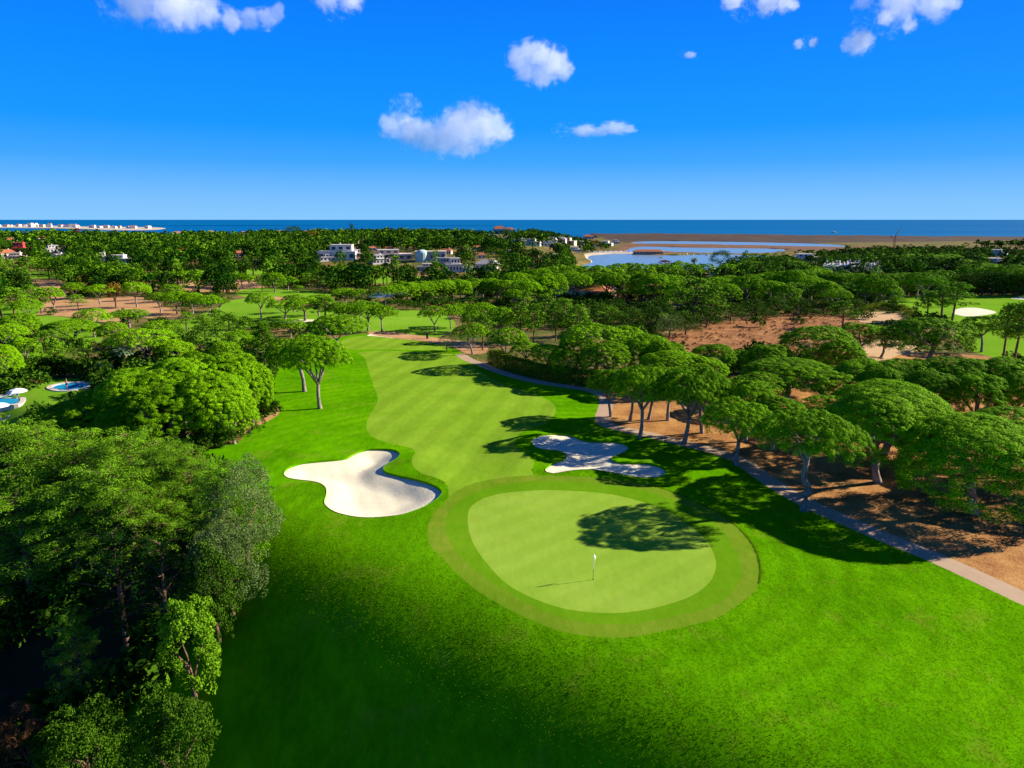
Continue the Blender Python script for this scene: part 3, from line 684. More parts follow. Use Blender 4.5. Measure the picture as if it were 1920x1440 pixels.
# templates: LIB[kind][lod] = list of (trunk mesh, crown mesh, H, R)
LIB = {}
def add_tpl(kind, lod, trunk, crown, H, R): LIB.setdefault(kind, {}).setdefault(lod, []).append((trunk, crown, H, R))
SPEC = {0: (640, 100, .066, .41), 1: (380, 36, .12, .50), 2: (180, 20, .22, .68)}
for lod, nv in ((0, 6), (1, 6), (2, 5)):
    n, per, size, cr = SPEC[lod]
    for k in range(nv):
        g = np.random.default_rng(100 * lod + k)
        c, r = stone_clumps(g, n, cr=cr)
        vft = leaves(c, r, per, size, g, up=.58, jit=.22, flat=.9, asp=.6, out_k=.6, out_c=np.array([0, 0, 5.6]))
        add_tpl('stone', lod, stone_trunk(g, lod=lod).me('trunk', M['bark'], True), crown_me('crown', vft, M['pine']), 10.0, 4.75)
for lod, nv in ((0, 4), (1, 4), (2, 4)):
    n, per, size, cr = SPEC[lod]; n = int(n * 1.5)
    for k in range(nv):
        g = np.random.default_rng(300 + 100 * lod + k); c, r = full_clumps(g, n, cr=cr)
        vft = leaves(c, r, per, size, g, up=.58, jit=.22, flat=.9, asp=.6, out_k=.6, out_c=np.array([0, 0, 4.2]))
        add_tpl('stonefull', lod, stone_trunk(g, lod=lod).me('trunk', M['bark'], True), crown_me('crown', vft, M['pine']), 10.0, 4.9)
g = np.random.default_rng(78); c, r = full_clumps(g, 1300, bot=.9, cr=.45); LOW = (stone_trunk(g).me('trunk', M['bark'], True), crown_me('crown', leaves(c, r, 100, .065, g, up=.58, jit=.22, flat=.9, asp=.6, out_k=.6, out_c=np.array([0, 0, 4.2])), M['pine']), 10.0, 4.9)
g = np.random.default_rng(77); c, r = stone_clumps(g, 640, th=3.0, cr=.42, low=.3); KINK = (kinked_trunk().me('trunk', M['bark'], True), crown_me('crown', leaves(c, r, 100, .062, g, up=.58, jit=.22, flat=.9, asp=.6, out_k=.6, out_c=np.array([0, 0, 5.6])), M['pine']), 10.0, 4.75)
for lod, nv in ((0, 3), (1, 4), (2, 4)):
    for k in range(nv):
        g = np.random.default_rng(500 + 100 * lod + k)
        b, c, r = branch_tree(g, 12.0, (40, 30, 22)[lod], .30, .38, .7, lod, (.62, .75, .9)[lod])
        if lod == 0:
            n = 7; tc_ = np.repeat(c, n, 0) + unit(g.normal(size=(len(c) * n, 3))) * (np.repeat(r, n) * g.uniform(.2, 1, len(c) * n))[:, None]
            vft = needles(tc_, 20, .36, .055, g, .5, np.array([0, 0, 6.0]), .2)
        else: vft = leaves(c, r, (26, 13)[lod - 1], (.26, .42)[lod - 1], g, up=.45, jit=.8, asp=.4, out_c=np.array([0, 0, 6.0]))
        add_tpl('maritime', lod, b.me('trunk', M['redbark'], True), crown_me('crown', vft, M['maritime']), 12.0, 3.7)
for k in range(4):
    g = np.random.default_rng(820 + k); b, c, r = branch_tree(g, 12.0, 74, .33, .12, .62, 0, .75, .35)
    add_tpl('bushypine', 0, b.me('trunk', M['redbark'], True), crown_me('crown', leaves(c, r * .8, 85, .085, g, up=.35, jit=.6, asp=.3, out_k=.3, out_c=np.array([0, 0, 4.0])), M['maritime']), 12.0, 4.2)
def broad_kind(kind, mat, H, rx, rz, zc, size, ncl, seed, lods=(0, 1), asp=.6, jit=.9, thick=.03, fork=None, nv=2, bk='redbark'):
    for lod in lods:
        for k in range(nv):
            g = np.random.default_rng(seed + 10 * lod + k)
            n = int(ncl * (1, .55, .3)[lod]); c, r = round_clumps(g, n, rx, rz, zc, rx * (.17, .25, .33)[lod])
            vft = leaves(c, r, (70, 18, 10)[lod], size * (1, 1.7, 2.6)[lod], g, up=.3, jit=jit, asp=asp, out_c=np.array([0, 0, zc]))
            add_tpl(kind, lod, stem_mb(g, H, fork or H * .25, rx, zc - rz * .3, thick=thick).me('trunk', M[bk], True), crown_me('crown', vft, M[mat]), H, rx * 1.08)
broad_kind('broad', 'broad', 8.0, 3.2, 3.6, 4.1, .10, 260, 900)
broad_kind('olive', 'olive', 8.0, 3.0, 3.8, 4.1, .085, 300, 930, asp=.35)
broad_kind('lime', 'lime', 8.0, 2.7, 4.0, 4.0, .12, 170, 960, lods=(0,), asp=.65)
broad_kind('rust', 'rust', 8.0, 3.0, 2.7, 5.0, .17, 110, 990, lods=(1,), nv=1)
broad_kind('gold', 'gold', 8.0, 2.6, 2.8, 5.0, .17, 90, 995, lods=(1,), nv=1)
broad_kind('shrub', 'broad', 3.0, 1.7, 1.5, 1.5, .075, 150, 1010, lods=(0, 1), fork=.4)
broad_kind('greyshrub', 'olive', 3.0, 1.7, 1.5, 1.5, .07, 150, 1030, lods=(0, 1), fork=.4, asp=.35)
broad_kind('dryshrub', 'dry', 3.0, 1.7, 1.4, 1.4, .15, 60, 1050, lods=(0, 1), fork=.4, asp=.12, jit=1.2)
g = np.random.default_rng(1200)                 # near pine with level limbs, shade put into its needle colour
for k in range(2):
    b, c, r = branch_tree(g, 12.0, 30, .36, .25, .55, 0, .75, .1)
    n = 12; tc_ = np.repeat(c, n, 0) + unit(g.normal(size=(len(c) * n, 3))) * (np.repeat(r, n) * g.uniform(.2, 1, len(c) * n))[:, None]
    add_tpl('shadepine', 0, b.me('trunk', M['redbark'], True), crown_me('crown', needles(tc_, 12, .26, .05, g, .5, np.array([0, 0, 6.0])), M['shadepine']), 12.0, 4.3)
# cypress
for lod in (0, 1):
    g = np.random.default_rng(1300 + lod); n = 150; h = np.sort(g.uniform(.06, 1, n)); a = g.uniform(0, 6.28, n); rad_ = .95 * np.sin(np.pi * np.clip(h, .02, .98)) ** .6 * (1.05 - .45 * h)
    c = np.column_stack([np.cos(a) * rad_ * .75, np.sin(a) * rad_ * .75, h * 11.4 + .2])
    b = MB().tube([(0, 0, -.5), (0, 0, 5), (0, 0, 11)], [.22, .16, .03], 6)
    add_tpl('cypress', lod, b.me('trunk', M['redbark']), crown_me('crown', leaves(c, np.full(n, .38), 20, .2, g, up=.5, jit=.7), M['shadepine']), 12.0, 1.1)
# palm
for lod in (0, 1):
    g = np.random.default_rng(1400 + lod); b = MB(); b.tube([(0, 0, -.5), (.05, 0, 2), (.15, 0, 5), (.2, 0, 7.6)], [.34, .28, .24, .26], 8)
    fv, ff, ft = [], [], []; sv_, sf_, st_ = [], [], []
    def frond(c, a, el, L, V, FF, TT, tone, wd=.34):
        prev = None; p = np.array(c, float); e = el
        for j in range(6):
            d = np.array([math.cos(a) * math.cos(e), math.sin(a) * math.cos(e), math.sin(e)]); side = np.array([-math.sin(a), math.cos(a), 0])
            w = wd * math.sin(math.pi * (j + .6) / 6.4); q = (p - side * w + (0, 0, -.25 * w), p, p + side * w + (0, 0, -.25 * w)); i0 = len(V); V.extend(q); TT.extend([tone] * 3)
            if prev is not None: FF.append((prev, prev + 1, i0 + 1, i0)); FF.append((prev + 1, prev + 2, i0 + 2, i0 + 1))
            prev = i0; p = p + d * L / 5.5; e -= .30
    for k in range(46): frond((.2, 0, 7.6), k * 2.4, g.uniform(-.25, 1.35), g.uniform(2.0, 2.7), fv, ff, ft, g.uniform(.3, .9))
    for k in range(40): frond((.2, 0, g.uniform(5.4, 7.3)), k * 2.4, g.uniform(-1.2, -.5), g.uniform(1.2, 1.9), sv_, sf_, st_, g.uniform(.2, .9))
    LIB.setdefault('palm', {}).setdefault(lod, []).append((b.me('trunk', M['redbark']), crown_me('crown', (np.array(fv), np.array(ff), np.array(ft)), M['palmleaf']), 9.2, 2.4, crown_me('dry_skirt', (np.array(sv_), np.array(sf_), np.array(st_)), M['skirt'])))

NAMES = {'bushypine': 'maritime_pine', 'stone': 'stone_pine', 'stonefull': 'stone_pine', 'maritime': 'maritime_pine', 'broad': 'broadleaf_tree', 'olive': 'olive_tree', 'lime': 'lime_green_tree', 'rust': 'rust_coloured_tree', 'gold': 'golden_tree', 'shrub': 'shrub', 'greyshrub': 'grey_shrub', 'dryshrub': 'dry_shrub', 'shadepine': 'shade_toned_pine', 'cypress': 'cypress_tree', 'palm': 'palm_tree'}
CATS = {'shrub': 'shrub', 'greyshrub': 'shrub', 'dryshrub': 'shrub', 'palm': 'palm'}
prng = random.Random(11)
PLANTS = []                                    # (root, cluster, kind, u)
def plant(kind, p, H, W, label=None, group=None, lod=None, tpl=None, rot=None, lean=None):
    D = depth(p)
    if lod is None: lod = 0 if D < 125 else 1 if D < 300 else 2
    lod = max(k for k in LIB[kind] if k <= lod) if any(k <= lod for k in LIB[kind]) else min(LIB[kind])
    t = tpl or prng.choice(LIB[kind][lod])
    r = empty(NAMES[kind], tuple(p), prng.uniform(0, 6.28) if rot is None else rot)
    s = W / 2 / t[3]; r.scale = (s, s, H / t[2])
    if lean is None and kind.startswith('stone') and tpl is None: lean = (prng.uniform(-.07, .07), prng.uniform(-.07, .07))
    if lean: r.rotation_euler[0], r.rotation_euler[1] = lean
    link('trunk', t[0], r); link('crown', t[1], r)
    if len(t) > 4: link('dry_skirt', t[4], r)
    tag(r, label or NAMES[kind].replace('_', ' '), CATS.get(kind, 'tree'), group)
    return r
def by_base(u, vtop, w, vbase, uc=None):
    """ground point, height and crown width of a tree seen standing at (u, vbase) with its top at vtop"""
    p = at(u, vbase); D = depth(p); d = ray(u, vtop); t = math.hypot(p[0], p[1]) / math.hypot(d[0], d[1])
    W = w * D / F
    # the outline's upper edge belongs to the far side of a wide crown: lower the top a little
    return p, max(CZ + t * d[2] - p[2], 1.0), W * 1.05
def by_top(u, vtop, h):
    """ground point of a tree of height h whose top is seen at (u, vtop)"""
    d = ray(u, vtop); t = 8 * 1.006 ** np.arange(1000)
    k = CZ + t * d[2] - T(t * d[0], t * d[1]) < h
    t0 = t[int(np.argmax(k))] if k.any() else t[-1]
    return np.array([t0 * d[0], t0 * d[1], float(T(t0 * d[0], t0 * d[1]))])

# ------------------------------------------------------------------ vegetation: planting
ORD = ['', 'first', 'second', 'third', 'fourth', 'fifth', 'sixth', 'seventh', 'eighth', 'ninth', 'tenth', 'eleventh', 'twelfth', 'thirteenth', 'fourteenth', 'fifteenth', 'sixteenth', 'seventeenth', 'eighteenth', 'nineteenth', 'twentieth']
NOUN = {'stone': 'umbrella pine', 'maritime': 'loose grey-green pine', 'broad': 'dense round broadleaf tree', 'olive': 'grey-green olive tree', 'rust': 'rust coloured tree', 'gold': 'golden yellow tree', 'shrub': 'low dark green shrub', 'greyshrub': 'low grey-green shrub', 'dryshrub': 'brown dry shrub', 'cypress': 'slim dark cypress', 'palm': 'fan palm', 'shadepine': 'shade-toned pine'}
DEFH = {'stone': 10.5, 'maritime': 12.5, 'broad': 8.5, 'olive': 7, 'rust': 9, 'gold': 9, 'shrub': 2.6, 'greyshrub': 2.4, 'dryshrub': 2, 'cypress': 13, 'palm': 9, 'shadepine': 12}
SPOTS = []                                     # (x, y, r) already planted, so that the far wood keeps clear
def cluster(place, group, items, full=0.0):
    """items: (kind, u, vtop, width px, vbase or None); labels count along the cluster from the left"""
    byk = {}
    for it in items: byk.setdefault(it[0], []).append(it)
    for kind, its in byk.items():
        its.sort(key=lambda q: q[1])
        for i, (kd, u, vt, w, vb) in enumerate(its):
            if vb is None:
                h = DEFH[kind] * prng.uniform(.9, 1.1); p = by_top(u, vt, h); W = w * depth(p) / F * 1.06
            else: p, h, W = by_base(u, vt, w, vb)
            if len(its) == 1: lab = '%s %s' % (NOUN[kind], place)
            else: lab = '%s %s from the left %s' % (ORD[i + 1], NOUN[kind], place)
            plant('stonefull' if kind == 'stone' and prng.random() < full else 'bushypine' if kind == 'maritime' and 'near left' in place else kind, p, h, W, lab, group)
            SPOTS.append((p[0], p[1], W * .5))
def row(kind, pts, n, w, vb=None, jit=4, wj=.18):
    """n trees strung along a line of crown tops in the photograph"""
    out = []; pts = np.array(pts, float)
    for i in range(n):
        t = (i + .5 + prng.uniform(-.25, .25)) / n * (len(pts) - 1); k = min(int(t), len(pts) - 2); q = pts[k] + (pts[k + 1] - pts[k]) * (t - k)
        out.append((kind, q[0], q[1] + prng.uniform(-jit, jit) * .6, w * prng.uniform(1 - wj, 1 + wj), None if vb is None else q[1] + vb + prng.uniform(-jit, jit) * .3))
    return out

# the pines along the cart path, each described by itself
G1 = 'umbrella pines along the cart path'
for (u, vt, w, vb, lab) in [
    (1380, 748, 128, 872, 'small round umbrella pine with straight trunk by the path, next to the kinked one'),
    (1283, 684, 132, 831, 'wide umbrella pine with many forked limbs by the path above the bunker'),
    (1200, 687, 118, 822, 'umbrella pine with slim pale trunk on the grass edge above the bunker'),
    (1145, 690, 82, 781, 'leaning small umbrella pine inside the bend of the cart path'),
    (1181, 685, 90, 789, 'umbrella pine with thin dark trunk on the straw just past the path bend'),
    (1216, 682, 96, 787, 'umbrella pine standing in golden straw behind the slim pale trunk'),
    (1252, 688, 105, 788, 'thick dark trunked umbrella pine on golden straw behind the forked one'),
    (1316, 698, 110, 812, 'umbrella pine with dark trunk behind the small round path pine'),
    (1398, 716, 120, 828, 'umbrella pine with sloping crown behind the small round path pine'),
    (1448, 742, 115, 845, 'umbrella pine crowded between the round path pine and the kinked one'),
    (1475, 672, 158, 748, 'light green umbrella pine with a low domed crown and forked trunk on open straw'),
    (1645, 740, 215, 905, 'big umbrella pine with two dark trunks side by side right of the kinked one'),
    (1660, 716, 190, 850, 'broad domed umbrella pine behind the two dark trunks'),
    (1825, 786, 265, 962, 'very wide low umbrella pine, the largest dark crown right of the path'),
    (1890, 765, 170, 880, 'umbrella pine cut by the right frame edge behind the widest low crown'),
    (1745, 775, 150, 862, 'umbrella pine squeezed between the domed crown and the widest low crown'),
    (1552, 690, 150, 776, 'umbrella pine filling the gap right of the low light green dome'),
    (1582, 744, 140, 818, 'umbrella pine behind the kinked one and left of the broad dome'),
    (1415, 700, 112, 772, 'umbrella pine left of the low light green dome'),
    (1985, 800, 220, 930, 'umbrella pine just outside the right edge of the view'),
    ]:
    p, h, W = by_base(u, vt, w, vb); W *= 1.1 if u > 1420 else 1.0
    plant('stonefull' if lab.startswith(('big umbrella pine with two', 'broad domed', 'very wide', 'umbrella pine cut', 'umbrella pine squeezed', 'light green', 'umbrella pine with sloping', 'umbrella pine crowded')) else 'stone', p, h, W, lab, G1, tpl=LOW if lab.startswith('very wide') else None); SPOTS.append((p[0], p[1], W * .5))
p, h, W = by_base(1508, 768, 178, 957)
k_ = plant('stone', p, h, W, 'umbrella pine with a kinked grey trunk leaning beside the cart path', G1, tpl=KINK, rot=0.1)
cluster('in the dark belt behind the straw', 'pine belt at the right edge', [('stone', 1612, 676, 128, 772), ('stone', 1690, 672, 150, 778), ('stone', 1775, 674, 150, 784), ('stone', 1858, 672, 150, 786), ('stone', 1930, 674, 130, 790), ('stone', 1650, 690, 110, 790), ('stone', 1735, 694, 120, 800), ('stone', 1820, 700, 120, 805), ('stone', 1905, 700, 120, 805)], 0.9)
cluster('between the heath and path pines', 'pines below the brown heath', [('stone', 1530, 615, 150, 706), ('stone', 1437, 648, 92, 715), ('stone', 1388, 656, 72, 712), ('stone', 1335, 648, 98, 716), ('stone', 1262, 658, 130, 735), ('stone', 1320, 672, 90, 735), ('stone', 1575, 640, 90, 712)], 0.8)
cluster('beside the tan clearing under the heath', 'pines by the tan clearing', [('stone', 1610, 607, 92, 668), ('stone', 1652, 612, 80, 670), ('stone', 1735, 594, 152, 684)], 0.7)
cluster('at the far right fairway', 'pines at the far right fairway', [('stone', 1840, 590, 78, 660), ('maritime', 1880, 570, 62, 678), ('maritime', 1900, 566, 70, 682), ('maritime', 1922, 560, 70, 680), ('maritime', 1765, 535, 66, 598), ('maritime', 1785, 528, 70, 601), ('maritime', 1738, 545, 52, 600), ('maritime', 1580, 563, 58, 614)])
cluster('rising behind the clipped hedge', 'pines behind the hedge', [('stone', 1115, 605, 142, 700), ('stone', 1140, 645, 112, 722), ('stone', 1208, 628, 115, 715), ('stone', 1172, 612, 90, 690), ('stone', 950, 614, 80, 688), ('stone', 1030, 645, 66, 704), ('stone', 985, 642, 62, 694), ('stone', 1080, 630, 80, 700), ('stone', 1060, 655, 70, 712), ('stone', 1240, 640, 90, 722)], 0.7)
cluster('standing tall over the hedge pines', 'loose pines behind the hedge', [('maritime', 1000, 570, 46, 646), ('maritime', 975, 573, 52, 642), ('maritime', 1042, 568, 42, 640), ('maritime', 940, 578, 50, 640), ('maritime', 1080, 572, 66, 640), ('maritime', 1120, 568, 60, 630), ('maritime', 905, 588, 52, 656), ('maritime', 1145, 575, 50, 628)])
p, h, W = by_base(886, 604, 66, 664); plant('stone', p, h, W, 'umbrella pine at the far end of the hedge where the path starts'); SPOTS.append((p[0], p[1], W / 2))
p, h, W = by_base(838, 624, 34, 658); plant('olive', p, h, W, 'small grey olive tree alone on grass beside the dirt track')
# left side of the main fairway
for (kd, u, vt, w, vb, lab) in [('stone', 600, 632, 120, 766, 'umbrella pine with a forked pale trunk standing alone left of the fairway'),
    ('stone', 571, 628, 122, 734, 'umbrella pine with a single trunk just behind the forked one'),
    ('stone', 634, 590, 104, 656, 'dense dark umbrella pine at the left corner of the fairway top'),
    ('stone', 545, 598, 58, 634, 'small flat umbrella pine behind the pair left of the fairway'),
    ('maritime', 501, 604, 62, 717, 'tall thin loose pine with a bare stem left of the pair')]:
    p, h, W = by_base(u, vt, w, vb); plant(kd, p, h, W, lab, 'pines left of the main fairway'); SPOTS.append((p[0], p[1], W / 2))
cluster('in the row past the far bunker', 'pines past the far bunker', [('stone', 690, 566, 70, 620), ('stone', 662, 569, 62, 612), ('stone', 716, 571, 52, 622), ('stone', 640, 566, 52, 606), ('stone', 676, 562, 50, 605), ('maritime', 610, 556, 60, 604)])
cluster('on the second fairway at the left', 'pines on the second fairway', [('stone', 535, 562, 68, 598), ('stone', 572, 558, 72, 601), ('stone', 490, 547, 54, 596), ('stone', 598, 552, 56, 592), ('stone', 552, 552, 46, 585)])
cluster('past the dirt track', 'pines past the dirt track', [('stone', 815, 572, 52, 622), ('stone', 846, 570, 40, 618), ('stone', 868, 568, 56, 614), ('stone', 905, 566, 60, 622), ('stone', 935, 575, 55, 640), ('stone', 890, 580, 46, 640)])
# the big merged mass at the left
cluster('in the merged mass by the fairway', 'merged pine mass at the left', [('stone', 440, 664, 130, 800), ('stone', 350, 676, 160, 815), ('stone', 265, 696, 160, 822), ('stone', 405, 700, 150, 832), ('stone', 475, 684, 84, 792), ('stone', 315, 722, 165, 842), ('stone', 205, 732, 150, 836), ('stone', 440, 738, 100, 832), ('stone', 135, 756, 130, 846), ('stone', 245, 760, 130, 850), ('stone', 385, 664, 110, 790), ('stone', 120, 790, 90, 856)], 1.0)
cluster('along the foot of the merged pine mass', 'shrubs at the foot of the pine mass', [('shrub', 420, 800, 44, 838), ('shrub', 380, 812, 44, 846), ('shrub', 468, 770, 50, 815), ('shrub', 500, 745, 40, 778), ('greyshrub', 495, 690, 36, 720), ('shrub', 335, 826, 50, 856)])
cluster('in the near left wood', 'near loose pines at the left', [('maritime', 40, 786, 230, 985), ('maritime', 165, 806, 215, 990), ('maritime', 262, 800, 190, 968), ('maritime', 335, 828, 150, 965), ('maritime', 110, 842, 230, 1040), ('maritime', 230, 862, 210, 1040), ('maritime', -60, 830, 240, 1030), ('maritime', 10, 880, 220, 1090), ('maritime', 320, 890, 130, 1000), ('maritime', 100, 790, 200, 960), ('maritime', 215, 824, 200, 1000), ('maritime', 300, 846, 170, 985), ('maritime', 60, 910, 230, 1120), ('maritime', 160, 900, 220, 1080), ('maritime', -40, 780, 220, 960), ('maritime', 365, 850, 120, 960), ('maritime', 265, 905, 180, 1060)])
for (kd, u, vt, H, W, lab) in [('olive', 446, 872, 9.5, 7.0, 'tall grey-green olive tree overhanging the lawn at the left edge of the bunker side'),
    ('maritime', 408, 866, 11, 6.5, 'ragged loose pine with dead twigs beside the tall grey olive'),
    ('olive', 420, 985, 8.5, 5.6, 'darker grey-green olive tree below the tall one on the lawn edge'),
    ('broad', 392, 1030, 8.5, 5.0, 'dark broadleaf tree between the lower olive and the lime green tree'),
    ('lime', 345, 1128, 8.8, 4.6, 'lime green leafy tree lit by sun over the dark hollow'),
    ('broad', 312, 1306, 9.0, 5.2, 'dense clipped looking tree at the bottom of the photo against the dark lawn'),
    ('shadepine', 205, 985, 11.5, 9.0, 'shade-toned green pine with level sprays over the black hollow'),
    ('shadepine', 290, 1010, 10, 6.5, 'second shade-toned pine partly hidden behind the lime green tree'),
    ('maritime', 130, 1150, 9, 4.5, 'thin scraggy pine with bare bent twigs in the black hollow'),
    ('broad', 150, 1330, 7, 5, 'dark leafy tree in the bottom left hollow'),
    ('dryshrub', 40, 1345, 5, 5, 'reddish dry bush in the bottom left corner'),
    ('shrub', 110, 1370, 4.5, 4.6, 'green bush beside the reddish dry one in the bottom corner'),
    ('shrub', 395, 1130, 4.0, 3.0, 'low bush with a few yellow leaves at the lawn edge under the olives')]:
    p = by_top(u, vt, H); plant('bushypine' if kd == 'maritime' else kd, p, H, W * 1.02, lab, None, 0); SPOTS.append((p[0], p[1], W / 2))
# left middle distance
cluster('between the pools and the left fairway', 'pines behind the pools', [('stone', 10, 646, 72, 720), ('maritime', 85, 620, 56, 696), ('maritime', 172, 638, 44, 698), ('stone', 272, 614, 122, 690), ('stone', 135, 600, 106, 648), ('stone', 40, 588, 74, 640), ('stone', 18, 606, 74, 662), ('stone', 178, 576, 62, 632), ('stone', 243, 579, 66, 614), ('stone', 215, 604, 56, 646), ('broad', 375, 612, 84, 678), ('stone', 330, 640, 70, 690), ('maritime', 320, 600, 46, 648), ('stone', 300, 600, 60, 648), ('maritime', 110, 640, 44, 694), ('stone', 55, 632, 62, 690)], 0.35)
cluster('in the thicket by the thin pine', 'thicket left of the fairway', [('maritime', 430, 588, 64, 642), ('maritime', 462, 598, 54, 655), ('stone', 478, 630, 54, 668), ('stone', 450, 618, 60, 668), ('maritime', 405, 580, 50, 630), ('stone', 520, 642, 46, 690), ('greyshrub', 500, 668, 30, 690), ('maritime', 385, 590, 50, 640), ('stone', 425, 640, 56, 690), ('maritime', 350, 585, 46, 622)])
cluster('on the brown mounds at the left', 'pines on the brown mounds', [('stone', 257, 527, 52, 576), ('stone', 188, 532, 50, 571), ('stone', 140, 529, 44, 562), ('gold', 217, 530, 26, 576), ('stone', 302, 547, 46, 586), ('stone', 332, 545, 50, 589), ('stone', 362, 547, 46, 588), ('stone', 392, 552, 52, 593), ('stone', 322, 532, 42, 565), ('stone', 412, 558, 36, 584), ('gold', 163, 516, 28, 545), ('maritime', 78, 540, 42, 588), ('stone', 102, 537, 40, 586), ('maritime', 148, 552, 38, 582), ('maritime', 30, 538, 62, 600), ('maritime', 5, 550, 60, 600), ('stone', 55, 560, 50, 604), ('maritime', 60, 534, 40, 580)])
cluster('below the far left villas', 'loose pines below the left villas', row('maritime', [(0, 486), (60, 482), (130, 480), (190, 488), (250, 496)], 15, 34, 36, 5))
cluster('behind the brown mounds', 'pine row behind the mounds', row('stone', [(255, 512), (330, 508), (400, 510), (475, 513)], 15, 32, 28, 3), 0.15)
cluster('around the small pond', 'pines round the pond', [('stone', 605, 500, 42, 528), ('stone', 636, 497, 52, 531), ('stone', 656, 505, 42, 533), ('stone', 590, 506, 40, 531), ('maritime', 575, 512, 30, 541), ('stone', 516, 510, 46, 549), ('maritime', 492, 515, 32, 546), ('stone', 560, 535, 24, 549), ('stone', 540, 518, 36, 545), ('broad', 610, 518, 34, 545), ('greyshrub', 602, 536, 18, 547), ('maritime', 735, 508, 20, 531), ('stone', 648, 540, 52, 568), ('stone', 672, 541, 46, 570), ('maritime', 690, 545, 30, 572)], 0.3)
cluster('in the dark belt beyond the pond', 'pine belt beyond the pond', row('stone', [(715, 536), (790, 527), (840, 526), (900, 520), (950, 524)], 16, 52, 38, 4), 0.45)
cluster('under the dark belt beyond the pond', 'shrubs under the pond belt', row('shrub', [(720, 560), (780, 566), (860, 560), (960, 566), (1060, 580)], 14, 30, None, 5))
cluster('in the lagoon belt', 'pine belt below the lagoon', row('stone', [(975, 522), (1050, 510), (1130, 511), (1200, 511), (1270, 517)], 16, 60, None, 4), 0.4)
cluster('in the second lagoon belt', 'second pine belt below the lagoon', row('stone', [(960, 508), (1040, 498), (1120, 499), (1190, 496), (1260, 494), (1330, 496)], 18, 48, None, 4), 0.4)
cluster('by the house below the lagoon', 'trees by the house below the lagoon', [('stone', 1210, 536, 52, 566), ('stone', 1235, 534, 56, 566), ('broad', 1062, 535, 26, 556), ('stone', 1175, 540, 40, 566), ('maritime', 1300, 522, 104, 606), ('maritime', 1330, 535, 66, 604), ('stone', 1010, 530, 60, 572), ('maritime', 985, 545, 46, 590), ('maritime', 1020, 552, 46, 600), ('stone', 965, 540, 50, 580), ('maritime', 1060, 560, 50, 606), ('stone', 1270, 530, 60, 580), ('broad', 1150, 560, 40, 590), ('stone', 1360, 530, 60, 580)], 0.4)
cluster('in the dark valley left of the heath', 'valley trees left of the heath', [('broad', 1185, 578, 52, 628), ('broad', 1215, 575, 56, 625), ('olive', 1255, 590, 46, 632), ('broad', 1285, 585, 54, 628), ('broad', 1325, 575, 60, 612), ('broad', 1160, 585, 44, 632), ('broad', 1240, 565, 50, 612), ('broad', 1370, 568, 56, 602), ('broad', 1410, 562, 54, 596), ('broad', 1455, 556, 56, 590), ('broad', 1500, 560, 44, 590), ('greyshrub', 1190, 618, 30, 640), ('dryshrub', 1320, 600, 30, 616), ('shrub', 1440, 582, 34, 598), ('shrub', 1520, 580, 36, 598)])
cluster('in the belt above the heath', 'pine belt above the heath', [('stone', 1400, 520, 60, 572), ('stone', 1440, 525, 60, 575), ('stone', 1470, 535, 54, 580), ('stone', 1520, 520, 62, 572), ('maritime', 1490, 530, 60, 573), ('stone', 1545, 528, 62, 576), ('maritime', 1585, 530, 58, 574), ('stone', 1655, 533, 66, 574), ('stone', 1620, 530, 54, 574), ('stone', 1695, 515, 62, 557), ('stone', 1728, 514, 58, 556), ('stone', 1565, 540, 54, 585), ('broad', 1540, 560, 40, 590), ('broad', 1600, 560, 44, 590)], 0.4)
cluster('in the long belt right of the lagoon', 'long pine belt right of the lagoon', row('stone', [(1340, 520), (1430, 512), (1500, 506), (1600, 512), (1700, 511), (1770, 508)], 18, 66, None, 4), 0.4)
cluster('in the high belt at the far right', 'high pine belt at the far right', row('stone', [(1690, 482), (1760, 476), (1830, 494), (1900, 500), (1950, 502)], 12, 84, None, 4), 0.5)
cluster('behind the far right green', 'trees behind the far right green', row('broad', [(1790, 512), (1850, 510), (1920, 512), (1990, 512)], 9, 60, 42, 3))
cluster('in front of the white chimney houses', 'pines before the chimney houses', row('stone', [(1360, 497), (1420, 490), (1490, 488), (1540, 500)], 11, 60, None, 4), 0.4)
cluster('above the lagoon belt', 'palms above the lagoon belt', [('palm', 1270, 486, 18, 519), ('palm', 1283, 500, 16, 518), ('palm', 1301, 481, 18, 516), ('rust', 1222, 497, 26, 512), ('rust', 1248, 488, 24, 502), ('broad', 1350, 470, 40, 500)])
cluster('among the white chimney houses', 'trees by the chimney houses', [('cypress', 1619, 469, 10, 506)])
cluster('with a skirt of dead fronds behind the round pool', None, [('palm', 235, 648, 48, 702)])
cluster('in the left villa wood', 'rust trees in the far wood', [('rust', 340, 465, 30, 487), ('rust', 145, 428, 14, 445), ('gold', 370, 473, 18, 487), ('rust', 612, 461, 20, 478), ('gold', 590, 434, 22, 452), ('rust', 255, 462, 16, 480)])
cluster('sticking up over the far wood', 'tall trees over the far wood', [('broad', 660, 419, 9, 446), ('broad', 735, 427, 14, 446), ('broad', 550, 424, 34, 446), ('broad', 950, 428, 16, 446), ('broad', 1008, 430, 14, 446)])

# undergrowth: low bushes that nobody could count, under the pine woods of the middle distance
g = np.random.default_rng(21)
def scatter(n, r0, r1, a0, a1, g):
    r = np.sqrt(g.uniform(r0 * r0, r1 * r1, n)); a = np.radians(g.uniform(a0, a1, n)); return np.column_stack([r * np.sin(a), r * np.cos(a)])
CLEAR = [r[2] for r in REG if r[0] not in ('dunes', 'marsh', 'shade_toned_litter_ground', 'dirt_ground')]
def clear_mask(P, polys):
    k = inside(coast, P)
    for poly in polys: k &= ~inside(poly, P)
    return k
HOUSES = []                                    # (x, y, radius) kept free of far trees

